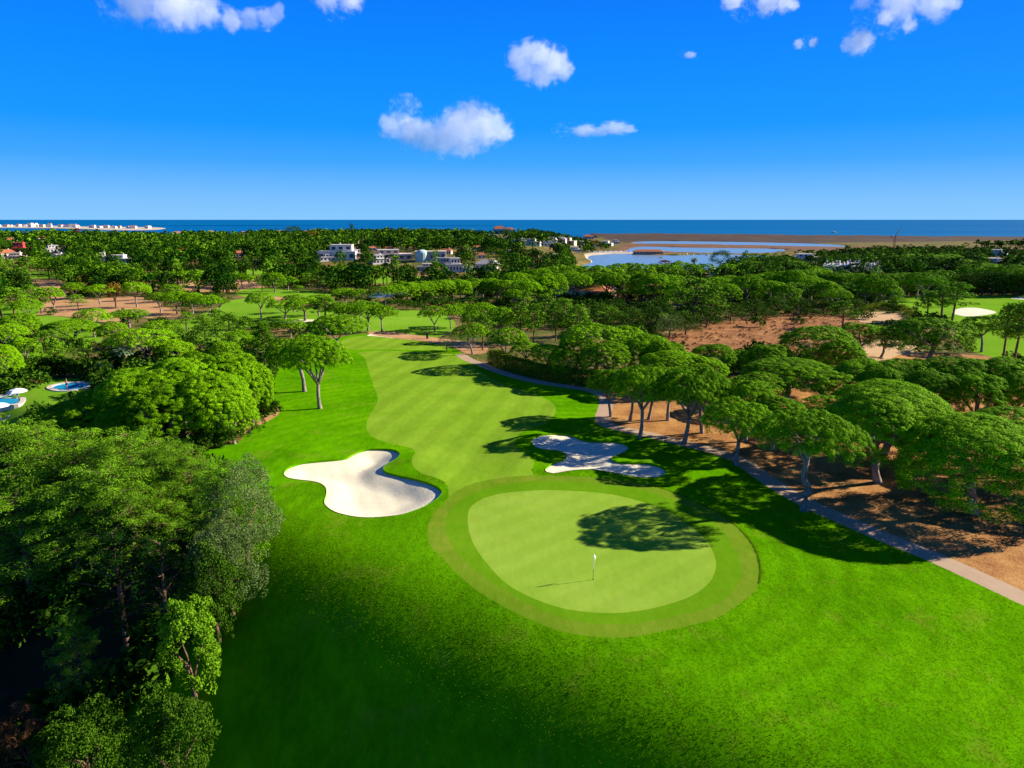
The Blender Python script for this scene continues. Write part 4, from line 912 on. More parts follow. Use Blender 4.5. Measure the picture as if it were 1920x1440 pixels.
# ------------------------------------------------------------------ houses
VIEWS = []
def house(name, u, vtop, vbase, w, label, group=None, style='flat', wall='white', roof=None, p=None, rz=None, cat='house'):
    """a house seen w pixels wide between vtop and vbase; style: flat (stacked white cubes), tile (pitched tiles), dome, row"""
    if p is None: p = at(u, vbase)
    D = depth(p); Wd = w * 1.05 * D / F; H = (vbase - vtop) * 1.0 * D / F; Dp = min(Wd * .7, 14)
    face = math.atan2(p[0], p[1])              # its front looks about toward the viewer, turned a little like a real plot
    r = empty(name, tuple(p), -face + (rz if rz is not None else prng.uniform(-.35, .35)))
    hw, hd = Wd / 2, Dp / 2
    def part(nm, mb, m, par=None): return mb.build(nm, M[m], par or r)
    def windows(wobj, x0, x1, yf, z0, z1, n, hfr=.45):
        for i in range(n):
            cx = x0 + (x1 - x0) * (i + .5) / n; ww = (x1 - x0) / n * .52; hh = (z1 - z0) * hfr; zc = (z0 + z1) / 2
            part('window', MB().box(cx - ww / 2, cx + ww / 2, yf - .06, yf + .15, zc - hh / 2, zc + hh / 2), 'glass')
    big = w >= 18
    if style == 'flat':
        h1 = H * (.55 if H > 4.5 else .9)
        w1 = part('wall', MB().box(-hw, hw, -hd, hd, -3, h1), wall)
        part('roof', MB().box(-hw - .3, hw + .3, -hd - .5, hd + .3, h1, h1 + .35), roof or 'white')
        if H > 4.5:
            a, b = (-hw * .35, hw * .8) if prng.random() < .5 else (-hw * .85, hw * .3)
            part('upper_wall', MB().box(a, b, -hd * .6, hd * .8, h1 + .35, H - .3), wall)
            part('upper_roof', MB().box(a - .3, b + .3, -hd * .6 - .5, hd * .8 + .2, H - .3, H), roof or 'white')
            windows(None, a, b, -hd * .6, h1 + .35, H - .3, 3 if big else 2)
        windows(None, -hw, hw, -hd, 0, h1, 5 if big else 3)
        if big: part('chimney', MB().box(hw * .1, hw * .1 + .9, hd * .2, hd * .2 + .9, H - .2, H + 1.3), wall)
    elif style == 'tile':
        h1 = H * .62
        part('wall', MB().box(-hw, hw, -hd, hd, -3, h1), wall)
        e = .5; mb = MB()
        v = [(-hw - e, -hd - e, h1), (hw + e, -hd - e, h1), (hw + e, hd + e, h1), (-hw - e, hd + e, h1), (-hw * .55, 0, H), (hw * .55, 0, H)]
        mb.v = v; mb.f = [(0, 1, 5, 4), (1, 2, 5), (2, 3, 4, 5), (3, 0, 4), (3, 2, 1, 0)]
        part('roof', mb, roof or 'tile')
        windows(None, -hw, hw, -hd, 0, h1, 4 if big else 2)
        part('chimney', MB().box(hw * .3, hw * .3 + .9, .2, 1.1, H * .75, H + .7), wall)
    elif style == 'dome':
        h1 = H * .6
        part('wall', MB().box(-hw, hw, -hd, hd, -3, h1), wall)
        part('roof', MB().box(-hw - .3, hw + .3, -hd - .3, hd + .3, h1, h1 + .4), roof or 'cream')
        mb = MB(); R_ = hw * .42
        mb.lathe([(R_, -3), (R_, H * .5), (R_ * .95, H * .58), (R_ * .7, H * .68), (R_ * .35, H * .74), (.05, H * .76)], 18, (-hw * .55, -hd * .7)); part('round_tower', mb, 'turq')
        windows(None, -hw * .1, hw, -hd, 0, h1, 3)
    elif style == 'row':                       # white gabled units with tall chimneys
        part('wall', MB().box(-hw, hw, -hd, hd, -3, H * .55), wall)
        mb = MB(); mb.v = [(-hw, -hd - .3, H * .552), (hw, -hd - .3, H * .552), (hw, hd, H * .80), (-hw, hd, H * .80), (-hw, -hd - .3, H * .5), (hw, -hd - .3, H * .5), (hw, hd, H * .75), (-hw, hd, H * .75)]
        mb.f = [(0, 1, 2, 3), (7, 6, 5, 4), (4, 5, 1, 0), (5, 6, 2, 1), (6, 7, 3, 2), (7, 4, 0, 3)]
        part('roof', mb, roof or 'white')
        for i, cx in enumerate((-hw * .6, hw * .15, hw * .7)):
            part('chimney', MB().box(cx - .45, cx + .45, -.2, .8, H * .4, H * (1.0 if i != 1 else .9)).box(cx - .3, cx + .3, -.05, .65, H * (1.0 if i != 1 else .9), H * (1.06 if i != 1 else .96)), wall)
        windows(None, -hw, hw, -hd, 0, H * .5, 3)
        part('terrace_wall', MB().box(-hw * .2, hw * .6, -hd - 1.6, -hd, -3, H * .2), 'tile')
    tag(r, label, cat, group)
    HOUSES.append((p[0], p[1], Wd * .75)); VIEWS.append((u, w, vtop, vbase, math.hypot(p[0], p[1]))); return r

HV = 'villas beyond the far fairway'
for a in [
    ('villa', 634, 459, 487, 66, 'large white modern villa with stepped flat roofs beyond the far fairway', HV, 'flat', 'white'),
    ('villa', 615, 476, 489, 34, 'low white villa wing with dark glass left of the stepped villa', HV, 'flat', 'white'),
    ('villa', 664, 468, 484, 26, 'pale blank walled villa block right of the stepped villa', HV, 'flat', 'cream'),
    ('villa', 738, 468, 487, 64, 'long pinkish villa of open storeys beyond the far fairway', HV, 'flat', 'pinkish'),
    ('villa', 712, 478, 494, 32, 'white villa with thin flat roofs below the pinkish open one', HV, 'flat', 'white'),
    ('villa', 808, 461, 488, 54, 'pale green villa with a round tower and cream roof', HV, 'dome', 'cream'),
    ('villa', 798, 494, 507, 28, 'small pink and white pavilion below the pale green villa', HV, 'flat', 'pinkish'),
    ('villa', 850, 484, 510, 28, 'white villa with a tall square upper room near the far fairway', HV, 'flat', 'white'),
    ('villa', 872, 495, 509, 28, 'low white villa right of the tall square roomed one', HV, 'flat', 'white'),
    ('villa', 915, 487, 507, 42, 'cream villa with stepped terraces at the right end of the villas', HV, 'tile', 'cream', 'roofgrey'),
    ('villa', 697, 462, 470, 16, 'small tiled white house above the pinkish villa', HV, 'tile', 'white'),
    ('villa', 706, 445, 453, 8, 'tiny white house high in the wood above the villas', HV, 'tile', 'white'),
    ('villa', 864, 450, 459, 20, 'red roofed house in the wood right of the pale green villa', HV, 'tile', 'redwall'),
    ('villa', 895, 460, 469, 18, 'cream house with small chimney in the wood above the terraced villa', HV, 'tile', 'cream'),
    ('villa', 852, 443, 449, 14, 'little white house on the wooded ridge under the sea line', HV, 'flat', 'white'),
    ('hotel', 936, 424, 438, 22, 'pinkish hotel block with red roofs on the ridge against the sea', None, 'tile', 'pinkish'),
    ('hotel', 955, 427, 437, 18, 'lower red roofed wing beside the pinkish hotel block on the ridge', None, 'tile', 'cream')]:
    house(*a[:6], a[6], a[7], a[8], a[9] if len(a) > 9 else None)
HS = 'small houses scattered in the wood left of the lagoon'
for i, (u, vt, vb, w, st, wl_) in enumerate([(668, 448, 456, 10, 'tile', 'cream'), (684, 445, 453, 9, 'tile', 'pinkish'), (731, 462, 471, 12, 'tile', 'white'), (751, 446, 454, 9, 'flat', 'cream'), (776, 452, 460, 10, 'tile', 'white'), (838, 466, 476, 18, 'tile', 'cream'), (832, 483, 492, 26, 'flat', 'white'), (903, 474, 484, 14, 'tile', 'white'), (933, 466, 475, 14, 'tile', 'cream'), (957, 468, 478, 12, 'flat', 'white'), (985, 478, 487, 13, 'tile', 'white'), (1000, 488, 500, 16, 'tile', 'cream')]):
    house('house', u, vt, vb, w, '%s small house from the left scattered in the wood left of the lagoon' % ORD[{838: 7, 832: 6}.get(u, i + 1)], HS, st, wl_)
HR = 'white terraces on the ridge left of the lagoon'
for i, (u, vt, vb, w, st, wl_) in enumerate([(978, 447, 458, 30, 'flat', 'white'), (1000, 448, 460, 26, 'flat', 'white'), (1022, 452, 461, 30, 'flat', 'white'), (1050, 444, 455, 22, 'tile', 'cream'), (1066, 446, 458, 26, 'flat', 'cream'), (1085, 452, 460, 20, 'flat', 'white'), (1035, 446, 453, 18, 'flat', 'white'), (950, 444, 452, 20, 'flat', 'white'), (925, 441, 448, 18, 'flat', 'white')]):
    house('terrace_house', u, vt, vb, w, ['pale flat roofed terrace house, %s from the left on the ridge left of the lagoon' % ORD[k] for k in (3, 4, 5, 7, 8, 9, 6, 2, 1)][i], HR, st, wl_, 'roofgrey')
HL = 'houses round the lagoon'
for a in [('house', 1103, 440, 448, 20, 'cream tiled house on the point above the lagoon', HL, 'tile', 'cream'), ('house', 1115, 455, 463, 14, 'small white house left of the pair behind the lagoon beach', HL, 'tile', 'white'),
    ('house', 1138, 452, 461, 20, 'white flat roofed house behind the lagoon beach', HL, 'flat', 'white'), ('house', 1155, 449, 457, 12, 'white house with twin upper rooms near the lagoon point', HL, 'flat', 'white'),
    ('house', 1080, 463, 472, 24, 'low white roofed house among pines at the lagoon corner', HL, 'flat', 'white', 'white'), ('house', 1022, 474, 486, 14, 'yellow cream house among umbrella pines left of the lagoon', HL, 'tile', 'cream'),
    ('house', 1043, 476, 483, 14, 'white house end among umbrella pines left of the lagoon', HL, 'flat', 'white')]:
    house(*a[:6], a[6], a[7], a[8], a[9] if len(a) > 9 else None)
HRR = 'houses right of the lagoon'
for a in [('house', 1515, 476, 490, 46, 'long low white house with pale roof behind the right pine belt', HRR, 'flat', 'white'),
    ('terrace_house', 1556, 489, 512, 24, 'leftmost white terrace unit with tall chimneys left of the cypress', HRR, 'row', 'white'), ('terrace_house', 1578, 490, 512, 20, 'second white terrace unit with tall chimneys left of the cypress', HRR, 'row', 'white'),
    ('terrace_house', 1600, 488, 512, 24, 'white terrace unit with tall chimneys just left of the cypress', HRR, 'row', 'white'), ('terrace_house', 1633, 489, 512, 22, 'white terrace unit with tall chimneys just right of the cypress', HRR, 'row', 'white'),
    ('house', 1650, 494, 508, 18, 'white sloped roof house right of the terrace units', HRR, 'flat', 'white'), ('house', 1508, 506, 522, 14, 'small house with red chimney in the right pine belt', HRR, 'tile', 'cream'),
    ('house', 1872, 468, 480, 26, 'bluish white house in the trees at the far right', HRR, 'flat', 'turq'), ('house', 1868, 484, 496, 34, 'pale house lower in the trees at the far right', HRR, 'flat', 'white'), ('house', 1615, 467, 475, 14, 'pink roofed house in the dunes side trees', HRR, 'tile', 'pinkish'),
    ('house', 1345, 500, 515, 24, 'white house with slim chimneys rising above the lagoon belt', HRR, 'row', 'white')]:
    house(*a[:6], a[6], a[7], a[8], a[9] if len(a) > 9 else None)
house('house', 1098, 533, 556, 90, 'long low house with tiled roof behind a dark hedge under the lagoon belt', None, 'tile', 'cream')
house('house', 1225, 531, 545, 44, 'orange tiled house roof between pines below the lagoon', None, 'tile', 'cream')
HLL = 'houses in the wood at the left'
for a in [('house', 43, 455, 478, 26, 'red walled house with dark open porch in the left wood', HLL, 'flat', 'redwall', 'tile'), ('house', 97, 460, 473, 26, 'white house with square tower in the left wood', HLL, 'flat', 'white'),
    ('house', 12, 468, 484, 30, 'cream house cut by the left edge of the frame', HLL, 'tile', 'cream'), ('house', 36, 474, 487, 26, 'low cream house wing right of the cut one at the left edge', HLL, 'flat', 'cream'),
    ('house', 22, 446, 456, 18, 'cream house above the red walled one in the left wood', HLL, 'tile', 'cream'), ('house', 80, 443, 452, 16, 'cream house on the rise above the white towered one', HLL, 'tile', 'cream'),
    ('house', 195, 474, 490, 20, 'white gabled house end in the shade of the left wood', HLL, 'flat', 'white'), ('house', 228, 478, 493, 42, 'bluish long house in the shade of the left wood', HLL, 'flat', 'turq'), ('house', 122, 463, 474, 14, 'small white house right of the towered one', HLL, 'flat', 'white'),
    ('house', 448, 470, 481, 22, 'cream villa half hidden in the wood left of the stepped villa', HLL, 'tile', 'cream'), ('house', 115, 476, 484, 20, 'low white wall house below the towered one', HLL, 'flat', 'white')]:
    house(*a[:6], a[6], a[7], a[8], a[9] if len(a) > 9 else None)
for i, (u, vt, vb, w) in enumerate([(332, 434, 440, 18), (395, 432, 437, 10), (455, 434, 439, 14), (527, 432, 438, 10), (545, 435, 440, 8), (484, 436, 441, 8), (575, 432, 437, 7)]):
    house('house', u, vt, vb, w, '%s small pale house from the left on the wooded skyline at the left' % ORD[(1, 2, 3, 5, 6, 4, 7)[i]], 'pale houses on the left skyline', 'tile', 'white')
# the white town on the far spit: many small blocks, each its own
town = np.random.default_rng(8)
sps_in = np.array([atz(u, v, -18.5)[:2] for u, v in [(-100, 425), (60, 424.8), (170, 427), (285, 428.5)]])
for i in range(64):
    t = town.uniform(0, 3); k = min(int(t), 2); q = sps_in[k] + (sps_in[k + 1] - sps_in[k]) * (t - k); q = q + town.normal(0, 25, 2) * (1.6, 1)
    if np.interp(t, [0, 3], [0, 1]) > .95: continue
    s = town.uniform(14, 34); h = town.uniform(7, 15) * (1.7 if 1.0 < t < 1.6 and town.random() < .5 else 1)
    r = empty('town_house', (q[0], q[1], -18.6), town.uniform(-.5, .5))
    MB().box(-s / 2, s / 2, -s / 3, s / 3, -1, h).build('wall', M['white'] if town.random() < .8 else M['cream'], r)
    if town.random() < .35:
        mb = MB(); mb.v = [(-s / 2 - .5, -s / 3 - .5, h), (s / 2 + .5, -s / 3 - .5, h), (s / 2 + .5, s / 3 + .5, h), (-s / 2 - .5, s / 3 + .5, h), (-s / 3, 0, h + 4), (s / 3, 0, h + 4)]; mb.f = [(0, 1, 5, 4), (1, 2, 5), (2, 3, 4, 5), (3, 0, 4), (3, 2, 1, 0)]
        mb.build('roof', M['tile'], r)
    else: MB().box(-s / 2 - .3, s / 2 + .3, -s / 3 - .3, s / 3 + .3, h, h + .8).build('roof', M['white'], r)
    tag(r, 'tiny white house of the far seaside town on the spit', 'house', 'houses of the far seaside town')
# lagoon side: restaurant on piles, beach huts row, boats
p = atz(1215, 477, -20); D = depth(p); k = D / F
r = empty('lake_restaurant', (p[0], p[1], -20), -.18); tag(r, 'long low lakeside restaurant with terracotta roof on the lagoon', 'building')
MB().box(-28 * k, 28 * k, -6, 6, .8, 4.2).build('wall', M['cream'], r); MB().box(-29 * k, 29 * k, -8, 7, .2, .8).build('deck', M['wood'], r)
mb = MB(); mb.v = [(-29 * k, -7.5, 4.2), (29 * k, -7.5, 4.2), (29 * k, 7.5, 4.2), (-29 * k, 7.5, 4.2), (-20 * k, 0, 7), (22 * k, 0, 7)]; mb.f = [(0, 1, 5, 4), (1, 2, 5), (2, 3, 4, 5), (3, 0, 4), (3, 2, 1, 0)]; mb.build('roof', M['tile'], r)
for i in range(10): MB().box((-24 + i * 5.3) * k - 1.3, (-24 + i * 5.3) * k + 1.3, -6.06, -5.9, 1.4, 3.4).build('window', M['glass'], r)
HOUSES.append((p[0], p[1], 30))
for i in range(26):
    u = 1101 + i * 3.2; p = atz(u, 474.5 - i * .03, -19.7); r = empty('beach_parasol', tuple(p), 0)
    MB().tube([(0, 0, -.3), (0, 0, 2.6)], [.06, .06], 5).build('pole', M['wood'], r); MB().lathe([(1.7, 2.0), (1.1, 2.45), (.03, 2.8)], 10).build('canopy', M['canvas' if i % 3 else 'blue'], r)
    tag(r, 'tiny parasol in the row along the lagoon beach', 'parasol', 'parasols on the lagoon beach')
def boat(p, L, rz, label, group=None):
    r = empty('boat', tuple(p), rz); mb = MB(); n = 9
    for i in range(n):
        t = i / (n - 1); wd = L * .17 * math.sin(math.pi * min(t * .8 + .2, 1)) ** .7 if t < 1 else .05; x = (t - .5) * L
        mb.v += [(x, -wd, L * .12), (x, 0, -L * .03), (x, wd, L * .12)]
    for i in range(n - 1):
        a = i * 3; mb.f += [(a, a + 1, a + 4, a + 3), (a + 1, a + 2, a + 5, a + 4), (a + 2, a, a + 3, a + 5)]
    mb.f.append((0, 2, 1)); mb.build('hull', M['white'], r); MB().box(-L * .18, L * .12, -L * .09, L * .09, L * .1, L * .24).build('cabin', M['canvas'], r)
    tag(r, label, 'boat', group)
boat(atz(1564, 436.5, -20.9), 24, .3, 'lone vessel on the sea beyond the dunes')
for i, u in enumerate((1262, 1275, 1288, 1300, 1312, 1325)): boat(atz(u, 477.5 + .8 * (i % 2), -19.9), 7, .4 * i, '%s small white boat from the left moored beside the lakeside restaurant' % ORD[i + 1], 'boats moored on the lagoon')
boat(atz(1240, 483.5, -19.9), 6, .1, 'single rowing boat out on the open lagoon')
# tower crane behind the right wood
p = at(1674, 478); D = depth(p); k = D / F; r = empty('tower_crane', tuple(p), .3); tag(r, 'brown tower crane with a raised jib above the wood at the right', 'crane')
mb = MB(); hh = 34 * k; w_ = .8
for sx_ in (-w_, w_):
    for sy_ in (-w_, w_): mb.tube([(sx_, sy_, -2), (sx_, sy_, hh)], [.22, .22], 4)
for i in range(12): z0 = hh * i / 12; mb.tube([(-w_, -w_, z0), (w_, -w_, z0 + hh / 12)], [.15, .15], 4); mb.tube([(w_, w_, z0), (-w_, w_, z0 + hh / 12)], [.15, .15], 4)
mb.build('mast', M['crane'], r); MB().tube([(-6, 0, hh), (0, 0, hh + .5), (9, 0, hh + 12)], [.5, .6, .2], 5).build('jib', M['crane'], r); MB().box(-7, -4.5, -.8, .8, hh - 1.2, hh + .4).build('counterweight', M['fence'], r)

# ------------------------------------------------------------------ things near the green
p = at(1112, 1087)
r = empty('golf_flag', tuple(p), .85); tag(r, 'white golf flag on its flagstick in the putting green hole', 'golf flag')
MB().tube([(0, 0, 0), (.005, 0, .95)], [.018, .018], 8).build('lower_stick', M['stickdark'], r); MB().tube([(.005, 0, .95), (.03, 0, 2.25)], [.022, .020], 8).build('upper_stick', M['stick'], r)
fb = MB(); nx, nz = 7, 6                       # the cloth hangs down in soft folds
for j in range(nz + 1):
    for i in range(nx + 1):
        s_ = i / nx; t_ = j / nz; z = 2.25 - t_ * .34 - s_ * (.34 + .10 * t_); x = .03 + .24 * s_ * (1 - .25 * t_) + .01 * j; y = .05 * math.sin(5.5 * s_ + .6 * j) * s_
        fb.v.append((x, y, z))
for j in range(nz):
    for i in range(nx): a = j * (nx + 1) + i; fb.f.append((a, a + 1, a + nx + 2, a + nx + 1))
f_ = fb.build('flag', M['flagwhite'], r, True); sm = f_.modifiers.new('thick', 'SOLIDIFY'); sm.thickness = .006
MB().lathe([(.001, .004), (.054, .004), (.06, .012), (.066, .006)], 20).build('hole_cup', M['post'], r)
def rake(u, v, rz, label):
    p = at(u, v); r = empty('bunker_rake', (p[0], p[1], p[2] - .50), rz); tag(r, label, 'rake', 'rakes in the half shaded bunker')
    MB().tube([(-.8, 0, .05), (.75, 0, .12)], [.016, .016], 6).build('handle', M['wood'], r); mb = MB().box(.72, .78, -.3, .3, .08, .13)
    for i in range(9): mb.box(.735, .765, -.28 + i * .07 - .008, -.28 + i * .07 + .008, 0, .08)
    mb.build('head', M['stickdark'], r)
rake(1081, 829, .5, 'bunker rake lying in the upper arm of the shaded sand')
rake(1041, 874, -.6, 'bunker rake lying in the left foot of the shaded sand')
rake(1189, 873, .2, 'bunker rake lying in the right foot of the shaded sand')
p = at(801, 635); r = empty('tee_post', tuple(p), 0); tag(r, 'short dark post on the dirt track past the fairway', 'post')
MB().box(-.22, .22, -.22, .22, -.3, 1.5).build('post', M['post'], r); MB().box(-.28, .28, -.28, .28, 1.5, 1.62).build('cap', M['wood'], r)
# clipped hedge along the path
hsel = [k for k in range(len(pd)) if 905 < proj(np.array([pd[k][0], pd[k][1], 0]))[0] < 1108 and pd[k][1] > 100]
HL_ = np.array([pd[k] + (nr[k] if nr[k] @ np.array([1.0, .4]) > 0 else -nr[k]) * 2.5 for k in hsel]); HN = np.array([(nr[k] if nr[k] @ np.array([1.0, .4]) > 0 else -nr[k]) for k in hsel])
g = np.random.default_rng(31); n = 42000; k = g.integers(0, len(HL_), n); face = g.random(n); hh_ = 2.5; hw_ = .8
sd_ = np.where(face < .36, -1.0, np.where(face < .62, 1.0, g.uniform(-1, 1, n))); up_ = face >= .62
wob = .12 * np.sin(k * .9) + .1 * np.sin(k * .37 + 1)
q = HL_[k] + HN[k] * (sd_ * (hw_ + wob) + g.normal(0, .06, n))[:, None] + g.normal(0, .35, (n, 2)); zz = T(q[:, 0], q[:, 1]) + np.where(up_, hh_ + wob + g.normal(0, .07, n), g.uniform(.02, 1, n) * hh_)
nrm = unit(np.where(up_[:, None], np.array([0, 0, 1.0]), np.column_stack([HN[k] * np.sign(sd_)[:, None], np.zeros(n)])) + g.normal(0, .4, (n, 3)))
t1 = unit(np.cross(nrm, g.normal(size=(n, 3)))); t2 = np.cross(nrm, t1); s_ = g.uniform(.06, .13, n)[:, None]; c = np.column_stack([q, zz]); o0 = np.array([HL_[0][0], HL_[0][1], 0])
v = np.stack([c - t1 * s_, c - t2 * s_ * .6, c + t1 * s_, c + t2 * s_ * .6], 1).reshape(-1, 3) - o0
hm = crown_me('hedge', (v, np.arange(n * 4).reshape(-1, 4), np.repeat(np.clip(.45 + g.normal(0, .16, n) + .25 * up_, 0, 1), 4)), M['hedge'])  # top leaves toned lighter: sunlight put into the leaf colour
tag(link('hedge', hm, None, tuple(o0)), 'long clipped green hedge with sunlight painted into its top leaves bordering the cart path', 'hedge')
def leafwall(px, hgt, lab, wd=1.2, n=700, mat='broad'):
    a = np.array([at(u, v)[:2] for u, v in px]); L = [a[i] + (a[i + 1] - a[i]) * t for i in range(len(a) - 1) for t in np.linspace(0, 1, 12)]; L = np.array(L); g = np.random.default_rng(int(px[0][0]) + 5)
    q = L[g.integers(0, len(L), n)] + g.normal(0, wd * .4, (n, 2)); c = np.column_stack([q, T(q[:, 0], q[:, 1]) + g.uniform(.05, 1, n) ** .7 * hgt])
    v = leaves(c, np.full(n, .5), 9, .26, g, up=.4, jit=.8); o0 = np.array([L[0][0], L[0][1], 0])
    tag(link('hedge', crown_me('hedge', (v[0] - o0, v[1], v[2]), M[mat]), None, tuple(o0)), lab, 'hedge')
leafwall([(40, 712), (80, 702), (120, 704), (165, 708)], 3.2, 'tall dark hedge behind the round pool')
leafwall([(1100, 566), (1140, 564), (1175, 564)], 3.5, 'dark hedge before the long tiled house below the lagoon', 2, 400, 'shadepine')
leafwall([(1610, 588), (1650, 578), (1690, 582), (1712, 598)], 1.8, 'brownish hedge round the tan clearing', 1.5, 420, 'hedge')

# pools at the left
def pool(px, label, name='swimming_pool'):
    w = smooth_closed(np.array([at(u, v)[:2] for u, v in px]), .5) if len(px) > 5 else np.array([at(u, v)[:2] for u, v in px]); c = w.mean(0); z = float(T(w[:, 0], w[:, 1]).max()) + .06
    out = c + (w - c) * 1.0 + unit(w - c) * .9
    r = empty(name, (c[0], c[1], z), 0); tag(r, label, 'pool'); n = len(w)
    a = np.column_stack([out - c, np.full(n, .06)]); b = np.column_stack([w - c, np.full(n, .06)]); e = np.column_stack([out - c, np.full(n, -2.2)]); d = np.column_stack([w - c, np.full(n, -.3)])
    f = []
    for i in range(n): j = (i + 1) % n; f += [(i, j, n + j, n + i), (2 * n + i, 2 * n + j, j, i), (n + i, n + j, 3 * n + j, 3 * n + i)]
    link('coping', mesh('coping', np.vstack([a, b, e, d]), f, M['deck']), r)
    link('water', mesh('water', np.column_stack([w - c, np.full(n, -.04)]), [tuple(range(n))], M['pool']), r)
    return c, z
pool([(98, 727), (108, 722), (130, 719), (155, 719), (166, 722), (160, 727), (140, 731), (115, 732)], 'round blue paddling pool with pale rim and a bather')
pool([(-50, 756), (10, 752), (36, 747), (34, 760), (10, 768), (-50, 774)], 'turquoise swimming pool cut by the left frame edge')
def person(u, v, label):
    """a bather standing shin deep: one skinned body, hair and shorts"""
    p = at(u, v); me = bpy.data.meshes.new('body')
    vs = [(0, 0, .95), (0, 0, 1.12), (0, .0, 1.32), (0, 0, 1.47), (0, .01, 1.60), (0, .02, 1.72), (-.09, 0, .90), (-.11, .02, .50), (-.11, -.02, .08), (-.11, .12, .04), (.09, 0, .90), (.12, .03, .50), (.12, 0, .08), (.12, .14, .04), (-.19, 0, 1.40), (-.27, .02, 1.13), (-.22, .12, .92), (.19, 0, 1.40), (.28, .02, 1.13), (.23, .13, .92)]
    es = [(0, 1), (1, 2), (2, 3), (3, 4), (4, 5), (0, 6), (6, 7), (7, 8), (8, 9), (0, 10), (10, 11), (11, 12), (12, 13), (2, 14), (14, 15), (15, 16), (2, 17), (17, 18), (18, 19)]
    rd = [.15, .14, .155, .06, .095, .075, .10, .065, .042, .03, .10, .065, .042, .03, .06, .042, .034, .06, .042, .034]
    me.from_pydata(vs, es, []); me.materials.append(M['skin']); r = empty('person', (p[0], p[1], p[2] + .02), 2.4); tag(r, label, 'person')
    o = link('body', me, r); sk = o.modifiers.new('skin', 'SKIN'); 
    for i, q in enumerate(rd): me.skin_vertices[0].data[i].radius = (q, q * .85)
    me.skin_vertices[0].data[0].use_root = True; o.modifiers.new('sub', 'SUBSURF').render_levels = 2; o.modifiers['sub'].levels = 2
    MB().lathe([(.02, 1.83), (.085, 1.80), (.115, 1.72), (.11, 1.65)], 12).build('hair', M['hair'], r, True); MB().lathe([(.165, 1.0), (.185, .9), (.20, .72), (.19, .70)], 14).build('shorts', M['trunks'], r, True)
person(126.5, 729, 'bather in dark shorts standing in the round paddling pool')
def parasol(u, v, label):
    p = at(u, v); r = empty('parasol', tuple(p), 0); tag(r, label, 'parasol', 'parasols by the left pool'); MB().tube([(0, 0, 0), (0, 0, 2.5)], [.04, .03], 7).build('pole', M['wood'], r)
    MB().lathe([(1.45, 2.05), (.95, 2.4), (.03, 2.65)], 8).build('canopy', M['canvas'], r)
parasol(36, 758, 'open white parasol beside the turquoise pool'); parasol(2, 786, 'white parasol at the near side of the turquoise pool')
def lounger(u, v, rz, mat, label):
    p = at(u, v); r = empty('sun_lounger', tuple(p), rz); tag(r, label, 'sun lounger', 'sun loungers by the left pool')
    MB().box(-.9, .35, -.32, .32, .30, .38).build('seat', M[mat], r); mb = MB(); mb.v = [(.35, -.32, .30), (.35, .32, .30), (1.0, .32, .78), (1.0, -.32, .78), (.35, -.32, .38), (.35, .32, .38), (.97, .32, .86), (.97, -.32, .86)]; mb.f = [(0, 1, 2, 3), (7, 6, 5, 4), (0, 4, 5, 1), (1, 5, 6, 2), (2, 6, 7, 3), (3, 7, 4, 0)]; mb.build('backrest', M[mat], r)
    for x in (-.8, .3):
        for y in (-.28, .28): MB().box(x - .03, x + .03, y - .03, y + .03, -.02, .30).build('leg', M['stick'], r)
lounger(8, 745, .4, 'canvas', 'white sun lounger at the far edge of the turquoise pool'); lounger(17, 748, .5, 'grass_green_cloth', 'green sun lounger at the far edge of the turquoise pool'); lounger(30, 744, .3, 'canvas', 'white sun lounger under the open parasol'); lounger(5, 790, .2, 'blue', 'blue sun lounger at the near side of the turquoise pool')
p = at(393, 537); r = empty('shelter', tuple(p), .2); tag(r, 'small bluish open shelter under the pine row behind the mounds', 'shelter')
for x in (-2, 2):
    for y in (-1.2, 1.2): MB().box(x - .12, x + .12, y - .12, y + .12, -.3, 2.6).build('post', M['blue'], r)
MB().box(-2.5, 2.5, -1.7, 1.7, 2.6, 2.85).build('roof', M['roofgrey'], r); MB().box(-1.8, 1.8, .9, 1.1, 0, 2.3).build('back_panel', M['canvas'], r)
p = at(227, 534); r = empty('golf_flag', tuple(p), 0); tag(r, 'small white golf flag among the brown mounds at the left', 'golf flag')
MB().tube([(0, 0, 0), (0, 0, 4.2)], [.05, .05], 6).build('stick', M['stick'], r); MB().box(-1.1, 0, -.02, .02, 3.1, 4.1).build('flag', M['flagwhite'], r)

